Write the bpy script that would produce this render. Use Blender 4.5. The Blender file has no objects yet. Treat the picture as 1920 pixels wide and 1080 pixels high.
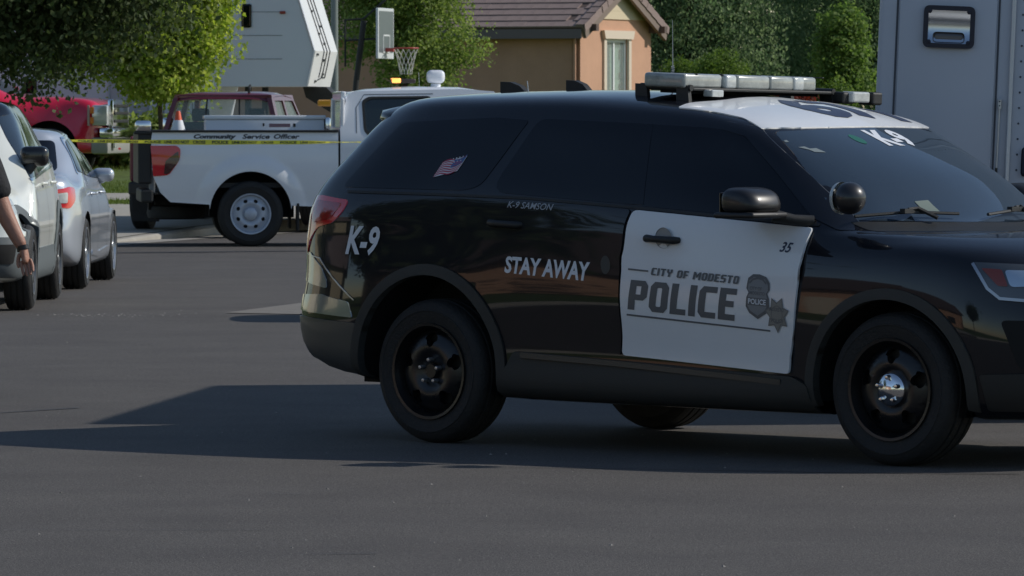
import bpy, bmesh, math, random
import numpy as np
from mathutils import Vector, Matrix
from mathutils.bvhtree import BVHTree
from mathutils.geometry import tessellate_polygon, interpolate_bezier
R = math.radians
rnd = random.Random(7)
S = bpy.context.scene
C = S.collection

# ------------------------------------------------------------------ camera, light, exposure
CAM_H = 1.639; FPX = 10700.0; PITCH = R(-1.7608)
cam_d = bpy.data.cameras.new('camera'); cam = bpy.data.objects.new('camera', cam_d); C.objects.link(cam)
cam.location = (0, 0, CAM_H); cam.rotation_euler = (R(90) + PITCH, 0, 0)
cam_d.sensor_width = 36; cam_d.lens = 36 * FPX / 1920; cam_d.clip_end = 2000; cam_d.clip_start = 0.5
S.camera = cam
cam_d.dof.use_dof = True; cam_d.dof.focus_distance = 28.5; cam_d.dof.aperture_fstop = 24
SUN_AZ, SUN_EL = R(8), R(35)
world = bpy.data.worlds.new('World'); S.world = world; world.use_nodes = True
wn = world.node_tree; bg = wn.nodes['Background']
sky = wn.nodes.new('ShaderNodeTexSky'); sky.sky_type = 'NISHITA'; sky.sun_disc = False; sky.dust_density = .25; sky.ozone_density = 1.6
sky.sun_elevation = SUN_EL; sky.sun_rotation = R(90) - SUN_AZ
wn.links.new(sky.outputs[0], bg.inputs[0]); bg.inputs[1].default_value = 0.098
sun_d = bpy.data.lights.new('sun', 'SUN'); sun_d.energy = 3.35; sun_d.angle = R(0.55); sun_d.color = (1, .95, .87)
sun = bpy.data.objects.new('sun', sun_d); C.objects.link(sun)
sd = Vector((math.cos(SUN_EL) * math.cos(SUN_AZ), math.cos(SUN_EL) * math.sin(SUN_AZ), math.sin(SUN_EL)))
sun.rotation_euler = sd.to_track_quat('Z', 'Y').to_euler()
S.view_settings.view_transform = 'Standard'; S.view_settings.look = 'None'
S.cycles.caustics_reflective = False; S.cycles.caustics_refractive = False
S.view_settings.exposure = 0.0; S.view_settings.gamma = 1; S.view_settings.use_curve_mapping = False

# ------------------------------------------------------------------ helpers
def at(px, py, D):
    """world point seen at photograph pixel (px,py) at ground distance D (used to take measurements)"""
    cp, sp = math.cos(PITCH), math.sin(PITCH)
    d = Vector((0, cp, sp)) + Vector((1, 0, 0)) * ((px - 960) / FPX) + Vector((0, -sp, cp)) * (-(py - 540) / FPX)
    return Vector((0, 0, CAM_H)) + d * (D / d.y)

MATS = {}
def mat(name, col, rough=.5, metal=0, coat=0, spec=.5, var=0, vscale=3, bump=0, bscale=60, emis=None, trans=0, rvar=0, alpha=1, col2=None, ior=None):
    if name in MATS: return MATS[name]
    m = bpy.data.materials.new(name); m.use_nodes = True; nt = m.node_tree; b = nt.nodes['Principled BSDF']
    b.inputs['Base Color'].default_value = (*col, 1); b.inputs['Roughness'].default_value = rough
    b.inputs['Metallic'].default_value = metal; b.inputs['Coat Weight'].default_value = coat
    b.inputs['Coat Roughness'].default_value = .04
    b.inputs['Specular IOR Level'].default_value = spec
    if ior: b.inputs['IOR'].default_value = ior
    if trans: b.inputs['Transmission Weight'].default_value = trans
    if alpha < 1: b.inputs['Alpha'].default_value = alpha
    if emis: b.inputs['Emission Color'].default_value = (*emis[0], 1); b.inputs['Emission Strength'].default_value = emis[1]
    tc = nt.nodes.new('ShaderNodeTexCoord')
    if var or rvar:
        n = nt.nodes.new('ShaderNodeTexNoise'); n.inputs['Scale'].default_value = vscale; n.inputs['Detail'].default_value = 6
        n.inputs['Roughness'].default_value = .65
        nt.links.new(tc.outputs['Object'], n.inputs['Vector'])
        if var:
            r = nt.nodes.new('ShaderNodeValToRGB'); r.color_ramp.elements[0].position = .3; r.color_ramp.elements[1].position = .7
            c2 = col2 or tuple(min(1, c * (1 + var)) for c in col); c1 = tuple(c * (1 - var) for c in col)
            r.color_ramp.elements[0].color = (*c1, 1); r.color_ramp.elements[1].color = (*c2, 1)
            nt.links.new(n.outputs[0], r.inputs[0]); nt.links.new(r.outputs[0], b.inputs['Base Color'])
        if rvar:
            mr = nt.nodes.new('ShaderNodeMapRange'); mr.inputs[3].default_value = max(0, rough - rvar); mr.inputs[4].default_value = rough + rvar
            nt.links.new(n.outputs[0], mr.inputs[0]); nt.links.new(mr.outputs[0], b.inputs['Roughness'])
    if bump:
        n2 = nt.nodes.new('ShaderNodeTexNoise'); n2.inputs['Scale'].default_value = bscale; n2.inputs['Detail'].default_value = 4
        nt.links.new(tc.outputs['Object'], n2.inputs['Vector'])
        bp = nt.nodes.new('ShaderNodeBump'); bp.inputs['Strength'].default_value = bump; bp.inputs['Distance'].default_value = .02
        nt.links.new(n2.outputs[0], bp.inputs['Height']); nt.links.new(bp.outputs[0], b.inputs['Normal'])
    MATS[name] = m
    return m

def prop(o, label=None, cat=None, group=None, kind=None):
    if label: o['label'] = label
    if cat: o['category'] = cat
    if group: o['group'] = group
    if kind: o['kind'] = kind
    return o
def empty(name, loc=(0, 0, 0), rz=0, label=None, cat=None, group=None, rx=0, ry=0):
    o = bpy.data.objects.new(name, None); C.objects.link(o); o.location = loc; o.rotation_euler = (rx, ry, rz)
    o.empty_display_size = .2
    return prop(o, label, cat, group)
def link(name, me, m=None, parent=None, loc=None, rot=None):
    o = bpy.data.objects.new(name, me); C.objects.link(o)
    if m is not None and not me.materials:
        for mm in (m if isinstance(m, (list, tuple)) else [m]): me.materials.append(mm)
    if parent is not None: o.parent = parent
    if loc is not None: o.location = loc
    if rot is not None: o.rotation_euler = rot
    return o
def smooth(me, ang=None):
    me.polygons.foreach_set('use_smooth', [True] * len(me.polygons))
    if ang is not None: me.set_sharp_from_angle(angle=R(ang))

class MB:
    """mesh builder: several shapes -> one mesh"""
    def __init__(s): s.v = []; s.f = []; s.mi = []; s.cm = 0
    def add(s, vs, fs):
        k = len(s.v); s.v += [tuple(v) for v in vs]; s.f += [tuple(i + k for i in f) for f in fs]; s.mi += [s.cm] * len(fs); return s
    def box(s, lo, hi, M=None):
        x0, y0, z0 = lo; x1, y1, z1 = hi
        vs = [(x0, y0, z0), (x1, y0, z0), (x1, y1, z0), (x0, y1, z0), (x0, y0, z1), (x1, y0, z1), (x1, y1, z1), (x0, y1, z1)]
        if M: vs = [M @ Vector(v) for v in vs]
        return s.add(vs, [(0, 3, 2, 1), (4, 5, 6, 7), (0, 1, 5, 4), (1, 2, 6, 5), (2, 3, 7, 6), (3, 0, 4, 7)])
    def cbox(s, c, d, M=None):
        return s.box([c[i] - d[i] / 2 for i in range(3)], [c[i] + d[i] / 2 for i in range(3)], M)
    def rbox(s, c, d, b=.01, M=None, seg=2):
        bm = bmesh.new(); bmesh.ops.create_cube(bm, size=1)
        for v in bm.verts: v.co = Vector((v.co.x * d[0] + c[0], v.co.y * d[1] + c[1], v.co.z * d[2] + c[2]))
        bmesh.ops.bevel(bm, geom=bm.edges[:], offset=b, segments=seg, affect='EDGES', profile=.5)
        bm.verts.index_update(); vs = [(M @ v.co if M else v.co.copy()) for v in bm.verts]
        fs = [[v.index for v in f.verts] for f in bm.faces]; bm.free(); return s.add(vs, fs)
    def tube(s, pts, r, n=8, cap=True):
        pts = [Vector(p) for p in pts]; rs = r if isinstance(r, (list, tuple)) else [r] * len(pts)
        k = len(s.v); ref = None
        for i, p in enumerate(pts):
            t = (pts[min(i + 1, len(pts) - 1)] - pts[max(i - 1, 0)]).normalized()
            if ref is None: ref = t.orthogonal().normalized()
            ref = (ref - t * ref.dot(t)).normalized(); b = t.cross(ref)
            for j in range(n):
                a = 2 * math.pi * j / n; s.v.append(tuple(p + (ref * math.cos(a) + b * math.sin(a)) * rs[i]))
        for i in range(len(pts) - 1):
            for j in range(n):
                a = k + i * n + j; b2 = k + i * n + (j + 1) % n; s.f.append((a, b2, b2 + n, a + n)); s.mi.append(s.cm)
        if cap:
            s.f.append(tuple(k + j for j in reversed(range(n)))); s.f.append(tuple(k + (len(pts) - 1) * n + j for j in range(n))); s.mi += [s.cm] * 2
        return s
    def lathe(s, prof, n=32, axis='Y', M=None, closed=False):
        """prof: (r, h) pairs, revolve round the axis"""
        k = len(s.v)
        for (r, h) in prof:
            for j in range(n):
                a = 2 * math.pi * j / n; c, q = r * math.cos(a), r * math.sin(a)
                v = {'Y': (c, h, q), 'Z': (c, q, h), 'X': (h, c, q)}[axis]
                s.v.append(tuple(M @ Vector(v)) if M else v)
        m = len(prof)
        for i in range(m if closed else m - 1):
            for j in range(n):
                a = k + i * n + j; b = k + i * n + (j + 1) % n; c2 = k + ((i + 1) % m) * n + (j + 1) % n; d = k + ((i + 1) % m) * n + j
                s.f.append((a, b, c2, d)); s.mi.append(s.cm)
        return s
    def sphere(s, c, r, nu=20, nv=12, sc=(1, 1, 1), M=None):
        k = len(s.v)
        for i in range(nv + 1):
            th = math.pi * i / nv
            for j in range(nu):
                a = 2 * math.pi * j / nu
                v = Vector((c[0] + r * sc[0] * math.sin(th) * math.cos(a), c[1] + r * sc[1] * math.sin(th) * math.sin(a), c[2] + r * sc[2] * math.cos(th)))
                s.v.append(tuple(M @ v if M else v))
        for i in range(nv):
            for j in range(nu):
                a = k + i * nu + j; b = k + i * nu + (j + 1) % nu; s.f.append((a, a + nu, b + nu, b)); s.mi.append(s.cm)
        return s
    def prism(s, poly, t, f=lambda u, v, w: (u, w, v)):
        """poly 2D extruded by t[0]..t[1], mapped by f(u,v,w)"""
        n = len(poly); k = len(s.v)
        for w in t: s.v += [tuple(f(u, v, w)) for u, v in poly]
        tri = tessellate_polygon([[Vector((u, v, 0)) for u, v in poly]])
        for a, b, c in tri: s.f += [(k + a, k + b, k + c), (k + n + c, k + n + b, k + n + a)]; s.mi += [s.cm] * 2
        for i in range(n): s.f.append((k + i, k + n + i, k + n + (i + 1) % n, k + (i + 1) % n)); s.mi.append(s.cm)
        return s
    def mesh(s, name='m', sm=None, fix=True):
        me = bpy.data.meshes.new(name); me.from_pydata(s.v, [], s.f)
        if any(s.mi): me.polygons.foreach_set('material_index', s.mi)
        if fix:
            bm = bmesh.new(); bm.from_mesh(me); bmesh.ops.remove_doubles(bm, verts=bm.verts, dist=1e-5)
            bmesh.ops.recalc_face_normals(bm, faces=bm.faces); bm.to_mesh(me); bm.free()
        if sm is not None: smooth(me, sm)
        return me
    def build(s, name, m, parent=None, sm=None, loc=None, rot=None):
        return link(name, s.mesh(name, sm), m, parent, loc, rot)

def copy_tree(o, parent=None):
    c = o.copy(); C.objects.link(c)
    if parent is not None: c.parent = parent; c.matrix_parent_inverse = o.matrix_parent_inverse.copy()
    for ch in list(o.children): copy_tree(ch, c)
    return c

# ---- spline net bodies
def crom(P, sub, g0, g1):
    """interpolate rows of points P (n,k) along axis 0 with ghost points g0,g1, chord-length tangents"""
    Q = np.vstack([g0[None], P, g1[None]]); out = []
    for i in range(1, len(Q) - 2):
        p0, p1, p2, p3 = Q[i - 1], Q[i], Q[i + 1], Q[i + 2]
        d0 = max(np.linalg.norm(p1 - p0), 1e-4) ** .5; d1 = max(np.linalg.norm(p2 - p1), 1e-4) ** .5; d2 = max(np.linalg.norm(p3 - p2), 1e-4) ** .5
        m1 = (p2 - p1) + d1 * ((p1 - p0) / d0 - (p2 - p0) / (d0 + d1)); m2 = (p2 - p1) + d1 * ((p3 - p2) / d2 - (p3 - p1) / (d1 + d2))
        for k in range(sub):
            t = k / sub; t2 = t * t; t3 = t2 * t
            out.append((2 * t3 - 3 * t2 + 1) * p1 + (t3 - 2 * t2 + t) * m1 + (-2 * t3 + 3 * t2) * p2 + (t3 - t2) * m2)
    out.append(P[-1]); return np.array(out)
def net_body(rows, su=8, sv=6, vlin=()):
    G = []
    fl = np.array([1, -1, 1.])
    for r in rows:
        P = np.array(r, float); G.append(crom(P, su, P[1] * fl, P[-2] * fl))
    G = np.array(G)                                     # rows x nu x 3
    cols = []
    for j in range(G.shape[1]):
        P = G[:, j]; cols.append(crom(P, sv, P[1] * fl, P[-2] * fl))
    A = np.array(cols)                                  # nu x nv x 3
    nu, nv = A.shape[:2]; A[0, :, 1] = 0; A[-1, :, 1] = 0; A[:, 0, 1] = 0; A[:, -1, 1] = 0
    B = A.copy(); B[..., 1] *= -1
    vs = np.vstack([A.reshape(-1, 3), B.reshape(-1, 3)]); fs = []
    for i in range(nu - 1):
        for j in range(nv - 1):
            a, b, c, d = i * nv + j, (i + 1) * nv + j, (i + 1) * nv + j + 1, i * nv + j + 1
            fs.append((a, b, c, d)); o = nu * nv; fs.append((a + o, d + o, c + o, b + o))
    bm = bmesh.new(); bv = [bm.verts.new(v) for v in vs]
    for f in fs: bm.faces.new([bv[i] for i in f])
    bmesh.ops.remove_doubles(bm, verts=bm.verts, dist=2e-4)
    bmesh.ops.dissolve_degenerate(bm, edges=bm.edges, dist=1e-4)
    bmesh.ops.recalc_face_normals(bm, faces=bm.faces)
    me = bpy.data.meshes.new('body'); bm.to_mesh(me); bm.free(); smooth(me)
    return me
class Surf:
    """smooth ray target made from a mesh"""
    def __init__(s, me):
        me.calc_loop_triangles()
        s.v = [v.co.copy() for v in me.vertices]; s.n = [n.vector.copy() for n in me.vertex_normals]
        s.t = [tuple(t.vertices) for t in me.loop_triangles]
        s.b = BVHTree.FromPolygons(s.v, s.t); s.c = Vector((1.4, 0, .9))
    def hit(s, o, d):
        p, n, i, _ = s.b.ray_cast(o, d)
        if p is None:
            p, n, i, _ = s.b.find_nearest(o + d * ((s.c - o).dot(d) - .9))
        a, b, c = (s.v[k] for k in s.t[i])
        e0, e1, e2 = b - a, c - a, p - a
        d00, d01, d11, d20, d21 = e0.dot(e0), e0.dot(e1), e1.dot(e1), e2.dot(e0), e2.dot(e1)
        den = d00 * d11 - d01 * d01
        if abs(den) < 1e-14: return p, n
        w1 = (d11 * d20 - d01 * d21) / den; w2 = (d00 * d21 - d01 * d20) / den
        na, nb, nc = (s.n[k] for k in s.t[i])
        return p, (na * (1 - w1 - w2) + nb * w1 + nc * w2).normalized()
def cut_arches(me, cuts, far=1.4, deep=.55):
    """open the wheel arches: drop the faces inside each ellipse, snap the border to it, add the inner well"""
    sf = Surf(me); bm = bmesh.new(); bm.from_mesh(me); vals = []
    for (x, z, rx, rz) in cuts:
        def q(c): return math.hypot((c.x - x) / rx, (c.z - z) / rz)
        ins = {v for v in bm.verts if abs(v.co.y) > deep - .25 and q(v.co) < 1}
        near = [v for v in bm.verts if abs(v.co.y) > deep and 1 <= q(v.co) < 1.0 + .018 / rx]
        kill = [f for f in bm.faces if all(v in ins for v in f.verts)]
        edge = {v for f in bm.faces if f not in set(kill) and any(v in ins for v in f.verts) for v in f.verts if v in ins}
        for v in list(edge) + near:
            s = q(v.co); p = Vector((x + (v.co.x - x) / max(s, .05), 0, z + (v.co.z - z) / max(s, .05))); sg = 1 if v.co.y > 0 else -1
            h, n = sf.hit(Vector((p.x, sg * 6, p.z)), Vector((0, -sg, 0)))
            if abs(h.y) > deep - .3 and abs(h.x - p.x) < .02: v.co = h
        bmesh.ops.delete(bm, geom=kill, context='FACES')
    new = bpy.data.meshes.new('body'); bm.to_mesh(new); bm.free(); smooth(new, 50)
    return new
def wells(surf, cuts, parent, deep=.6, name='wheel_well'):
    for (x, z, rx, rz) in cuts:
        for sg in (-1, 1):
            mb = MB(); A = np.linspace(R(-10), R(190), 33); o = []
            for a in A:
                px_, pz_ = x + (rx + .006) * math.cos(a), z + (rz + .006) * math.sin(a)
                h, n = surf.hit(Vector((px_, sg * 6, pz_)), Vector((0, -sg, 0))); yy = abs(h.y) - .006 if abs(h.x - px_) < .02 and abs(h.y) > deep else deep + .25
                o.append((px_, sg * yy, pz_))
            i_ = [(a[0], sg * deep, a[2]) for a in o]; n_ = len(o); mb.add(o + i_, [(k, k + 1, n_ + k + 1, n_ + k) for k in range(n_ - 1)])
            mb.add(i_, [tuple(range(n_))]); mb.build(name, under, parent, 60)

# ---- 2D shapes -> draped shells
def rounded(poly, r=.03, n=4):
    """round the corners of a polygon; r number or per-corner list"""
    out = []; N = len(poly); rs = r if isinstance(r, (list, tuple)) else [r] * N
    for i in range(N):
        p = Vector(poly[i]); a = Vector(poly[i - 1]); b = Vector(poly[(i + 1) % N]); rr = rs[i]
        da, db = (a - p), (b - p); rr = min(rr, da.length * .45, db.length * .45)
        if rr < 1e-4: out.append(tuple(p)); continue
        pa = p + da.normalized() * rr; pb = p + db.normalized() * rr
        for k in range(n + 1):
            t = k / n; q = pa * (1 - t) ** 2 + p * 2 * t * (1 - t) + pb * t * t; out.append((q.x, q.y))
    return out
def flat(loops, grid=.08):
    """triangulated 2D region (first loop outer, others holes), cut by a grid; returns bmesh"""
    bm = bmesh.new(); pts = [Vector((u, v, 0)) for l in loops for u, v in l]
    tri = tessellate_polygon([[Vector((u, v, 0)) for u, v in l] for l in loops])
    bv = [bm.verts.new(p) for p in pts]
    for t in tri:
        try: bm.faces.new([bv[i] for i in t])
        except ValueError: pass
    return gridcut(bm, grid)
def gridcut(bm, grid):
    us = [v.co.x for v in bm.verts]; vs = [v.co.y for v in bm.verts]
    if grid:
        for ax, (lo, hi) in ((0, (min(us), max(us))), (1, (min(vs), max(vs)))):
            k = math.floor(lo / grid) + 1
            while k * grid < hi - 1e-5:
                if k * grid > lo + 1e-5:
                    co = Vector((0, 0, 0)); co[ax] = k * grid; no = Vector((0, 0, 0)); no[ax] = 1
                    bmesh.ops.bisect_plane(bm, geom=bm.verts[:] + bm.edges[:] + bm.faces[:], plane_co=co, plane_no=no, dist=1e-6)
                k += 1
    for f in bm.faces:
        if f.normal.z < 0: f.normal_flip()
    return bm
SIDE = (Vector((0, -3, 0)), Vector((1, 0, 0)), Vector((0, 0, 1)), Vector((0, 1, 0)))       # right side: u = x, v = z
LEFT = (Vector((0, 3, 0)), Vector((1, 0, 0)), Vector((0, 0, 1)), Vector((0, -1, 0)))
TOP = (Vector((0, 0, 4)), Vector((1, 0, 0)), Vector((0, 1, 0)), Vector((0, 0, -1)))
FRONT = (Vector((8, 0, 0)), Vector((0, 1, 0)), Vector((0, 0, 1)), Vector((-1, 0, 0)))
REAR = (Vector((-8, 0, 0)), Vector((0, -1, 0)), Vector((0, 0, 1)), Vector((1, 0, 0)))
def skew(fr, ang):
    """turn a projection frame about z (for corner lamps)"""
    M = Matrix.Rotation(ang, 3, 'Z'); return (fr[0], M @ fr[1], fr[2], M @ fr[3])
def drape(bm, surf, fr, off=.004, thick=.006, name='panel', disp=None):
    """lay a 2D bmesh on the surface along the frame's ray; shell with rim, smooth surface normals"""
    O, A, B, D = fr; vs = []; nr = []; idx = {}
    bm.verts.ensure_lookup_table(); bm.verts.index_update()
    for v in bm.verts:
        o = O + A * v.co.x + B * v.co.y - D * 5
        p, n = surf.hit(o, D)
        if n.dot(D) > 0: n = -n
        e = off + (disp(v.co.x, v.co.y) if disp else 0)
        vs.append(p - D * e); nr.append(n)
    flip = A.cross(B).dot(D) > 0
    fs = [[v.index for v in f.verts][::-1 if flip else 1] for f in bm.faces]
    be = [(e.verts[0].index, e.verts[1].index, e.link_faces[0]) for e in bm.edges if len(e.link_faces) == 1]
    n0 = len(vs); rim = {}
    if thick:
        for a, b, f in be:
            for k in (a, b):
                if k not in rim:
                    rim[k] = (len(vs), len(vs) + 1); p = vs[k]
                    vs.append(p.copy()); nr.append(None); vs.append(p + D * thick); nr.append(None)
        for a, b, f in be:
            c = f.calc_center_median(); m = (bm.verts[a].co + bm.verts[b].co) / 2; o2 = m - c
            d3 = A * o2.x + B * o2.y
            q = [rim[a][0], rim[b][0], rim[b][1], rim[a][1]]
            e1 = vs[q[1]] - vs[q[0]]; e2 = vs[q[3]] - vs[q[0]]
            if e1.cross(e2).dot(d3) < 0: q.reverse()
            fs.append(q)
            for k in (a, b):
                for r_ in rim[k]: nr[r_] = (nr[r_] or Vector()) + d3.normalized()
    me = bpy.data.meshes.new(name); me.from_pydata([tuple(v) for v in vs], [], fs); smooth(me)
    nr = [(n.normalized() if n is not None and n.length > 1e-6 else Vector((0, 0, 1))) for n in nr]
    bm.free()
    if len(me.vertices) == len(nr):
        me.normals_split_custom_set_from_vertices([tuple(n) for n in nr])
    return me
def panel(loops, surf, fr, m, name, parent, off=.004, thick=.008, grid=.08, disp=None):
    if isinstance(loops[0][0], (int, float)): loops = [loops]
    return link(name, drape(flat(loops, grid), surf, fr, off, thick, name, disp), m, parent)
def strip2(pts, w):
    """polyline -> ribbon polygon"""
    L, Rr = [], []
    for i, p in enumerate(pts):
        a = Vector(pts[max(i - 1, 0)]); b = Vector(pts[min(i + 1, len(pts) - 1)]); t = (b - a).normalized(); n = Vector((-t.y, t.x))
        L.append((p[0] + n.x * w / 2, p[1] + n.y * w / 2)); Rr.append((p[0] - n.x * w / 2, p[1] - n.y * w / 2))
    return L + Rr[::-1]
_txt = {}
def text_bm(s, box, shear=0, bold=0, flipu=False, corners=None):
    """lettering as 2D bmesh fitted into box (u0,v0,u1,v1), or into 4 corners bl,br,tr,tl"""
    cu = bpy.data.curves.new('t', 'FONT'); cu.body = s; cu.size = 1; cu.shear = shear; cu.offset = bold; cu.resolution_u = 3
    o = bpy.data.objects.new('t', cu); C.objects.link(o); dg = bpy.context.evaluated_depsgraph_get(); dg.update()
    me = bpy.data.meshes.new_from_object(o.evaluated_get(dg)); bpy.data.objects.remove(o)
    bm = bmesh.new(); bm.from_mesh(me); bmesh.ops.remove_doubles(bm, verts=bm.verts, dist=1e-4)
    bpy.data.meshes.remove(me)
    return fit(bm, box, corners, flipu)
def fit(bm, box, corners=None, flipu=False):
    xs = [v.co.x for v in bm.verts]; ys = [v.co.y for v in bm.verts]; x0, x1, y0, y1 = min(xs), max(xs), min(ys), max(ys)
    for v in bm.verts:
        a = (v.co.x - x0) / (x1 - x0); b = (v.co.y - y0) / (y1 - y0)
        if flipu: a = 1 - a
        if corners:
            bl, br, tr, tl = [Vector(c) for c in corners]
            q = (bl * (1 - a) + br * a) * (1 - b) + (tl * (1 - a) + tr * a) * b; v.co = (q.x, q.y, 0)
        else: v.co = (box[0] + a * (box[2] - box[0]), box[1] + b * (box[3] - box[1]), 0)
    bm.normal_update()
    return gridcut(bm, .03)
# block capitals with cut corners, as on the door
def glyph(ch):
    c = .16; t = .30; h = .19
    W = .82
    def octo(x0, y0, x1, y1, c): return [(x0 + c, y0), (x1 - c, y0), (x1, y0 + c), (x1, y1 - c), (x1 - c, y1), (x0 + c, y1), (x0, y1 - c), (x0, y0 + c)]
    if ch == 'P': return W, [[(0, 0), (t, 0), (t, .34), (W - c, .34), (W, .34 + c * .8), (W, 1 - c), (W - c, 1), (0, 1)], [(t, .34 + h), (W - t, .34 + h), (W - t, 1 - h), (t, 1 - h)]]
    if ch == 'O': return W, [octo(0, 0, W, 1, c), octo(t, h, W - t, 1 - h, .03)]
    if ch == 'L': return .70, [[(0, 0), (.70, 0), (.70, h), (t, h), (t, 1), (0, 1)]]
    if ch == 'I': return t, [[(0, 0), (t, 0), (t, 1), (0, 1)]]
    if ch == 'C': return W * .95, [[(c, 0), (W * .95, 0), (W * .95, h), (t, h), (t, 1 - h), (W * .95, 1 - h), (W * .95, 1), (c, 1), (0, 1 - c), (0, c)]]
    if ch == 'E': return .74, [[(0, 0), (.74, 0), (.74, h), (t, h), (t, .42), (.66, .42), (.66, .42 + h), (t, .42 + h), (t, 1 - h), (.74, 1 - h), (.74, 1), (0, 1)]]
    if ch == 'Y': return W, [[(W / 2 - t / 2, 0), (W / 2 + t / 2, 0), (W / 2 + t / 2, .4), (W, .6), (W, 1), (W - t, 1), (W - t, .65), (t, .65), (t, 1), (0, 1), (0, .6), (W / 2 - t / 2, .4)]]
    if ch == 'T': return W, [[(W / 2 - t / 2, 0), (W / 2 + t / 2, 0), (W / 2 + t / 2, 1 - h), (W, 1 - h), (W, 1), (0, 1), (0, 1 - h), (W / 2 - t / 2, 1 - h)]]
    if ch == 'F': return .72, [[(0, 0), (t, 0), (t, .36), (.64, .36), (.64, .36 + h), (t, .36 + h), (t, 1 - h), (.72, 1 - h), (.72, 1), (0, 1)]]
    if ch == 'M': return 1.15, [[(0, 0), (t, 0), (t, .6), (.575, .2), (.85, .6), (.85, 0), (1.15, 0), (1.15, 1), (.85, 1), (.575, .62), (t, 1), (0, 1)]]
    if ch == 'D': return W, [[(0, 0), (W - c, 0), (W, c), (W, 1 - c), (W - c, 1), (0, 1)], [(t, h), (W - t, h), (W - t, 1 - h), (t, 1 - h)]]
    if ch == 'S': return W, [[(0, 0), (W - c, 0), (W, c), (W, .5), (W - c * .6, .6), (t, .6), (t, 1 - h), (W, 1 - h), (W, 1), (c, 1), (0, 1 - c), (0, .5), (c * .6, .41), (W - t, .41), (W - t, h), (0, h)]]
    return .45, None
def block_bm(s, box, shear=.22, corners=None, gap=.12):
    bm = bmesh.new(); x = 0
    for ch in s:
        w, loops = glyph(ch)
        if loops:
            pts = [bm.verts.new((x + u + shear * v, v, 0)) for l in loops for u, v in l]
            for t in tessellate_polygon([[Vector((u, v, 0)) for u, v in l] for l in loops]): bm.faces.new([pts[i] for i in t])
        x += w + gap
    return fit(bm, box, corners)
def decal(bm, surf, fr, m, name, parent, off=.0055):
    return link(name, drape(bm, surf, fr, off, 0, name), m, parent)

# ------------------------------------------------------------------ materials
black_paint = mat('black_paint', (.0045, .0055, .009), .5, coat=1.0, spec=.1)
white_vinyl = mat('white_vinyl', (.74, .76, .78), .3, coat=.5, var=.02, vscale=4)
white_paint = mat('white_paint', (.80, .82, .85), .35, coat=.8, var=.02, vscale=2)
cream_paint = mat('cream_paint', (.74, .76, .70), .3, coat=.9)
silver_paint = mat('silver_paint', (.50, .54, .60), .3, metal=.4, coat=1)
red_paint = mat('red_paint', (.66, .012, .05), .25, coat=1)
maroon_paint = mat('maroon_paint', (.13, .01, .02), .35, coat=.7)
tint_glass = mat('tint_glass', (.004, .005, .008), .03, spec=.45)
wind_glass = mat('wind_glass', (.028, .043, .062), .03, spec=1)
blue_glass = mat('blue_glass', (.02, .03, .04), .05, spec=1)
dark_plastic = mat('dark_plastic', (.015, .016, .016), .55, bump=.15, bscale=400)
grey_plastic = mat('grey_plastic', (.03, .031, .029), .6, bump=.2, bscale=300)
clad_grey = mat('clad_grey', (.10, .115, .12), .6)
rubber = mat('rubber', (.016, .016, .016), .75, var=.25, vscale=12, bump=.3, bscale=80)
rim_black = mat('rim_black', (.008, .0082, .009), .3, spec=.5, rvar=.1, vscale=20)
chrome = mat('chrome', (.75, .76, .78), .12, metal=1)
steel = mat('steel', (.45, .47, .5), .35, metal=.9)
rim_grey = mat('rim_grey', (.45, .50, .58), .45, metal=.3)
lens_red = mat('lens_red', (.62, .008, .02), .12, coat=1)
lens_dark = mat('lens_dark', (.05, .004, .006), .15, coat=1)
lens_clear = mat('lens_clear', (.50, .53, .52), .18, coat=.6, var=.2, vscale=30)
lens_orange = mat('lens_orange', (.75, .2, .02), .2, coat=.5)
decal_white = mat('decal_white', (.70, .73, .78), .4)
decal_black = mat('decal_black', (.018, .02, .028), .4)
decal_grey = mat('decal_grey', (.10, .11, .12), .4)
decal_navy = mat('decal_navy', (.035, .045, .085), .4)
decal_light = mat('decal_light', (.68, .71, .76), .4)
under = mat('underbody', (.008, .008, .008), .9)

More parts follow.
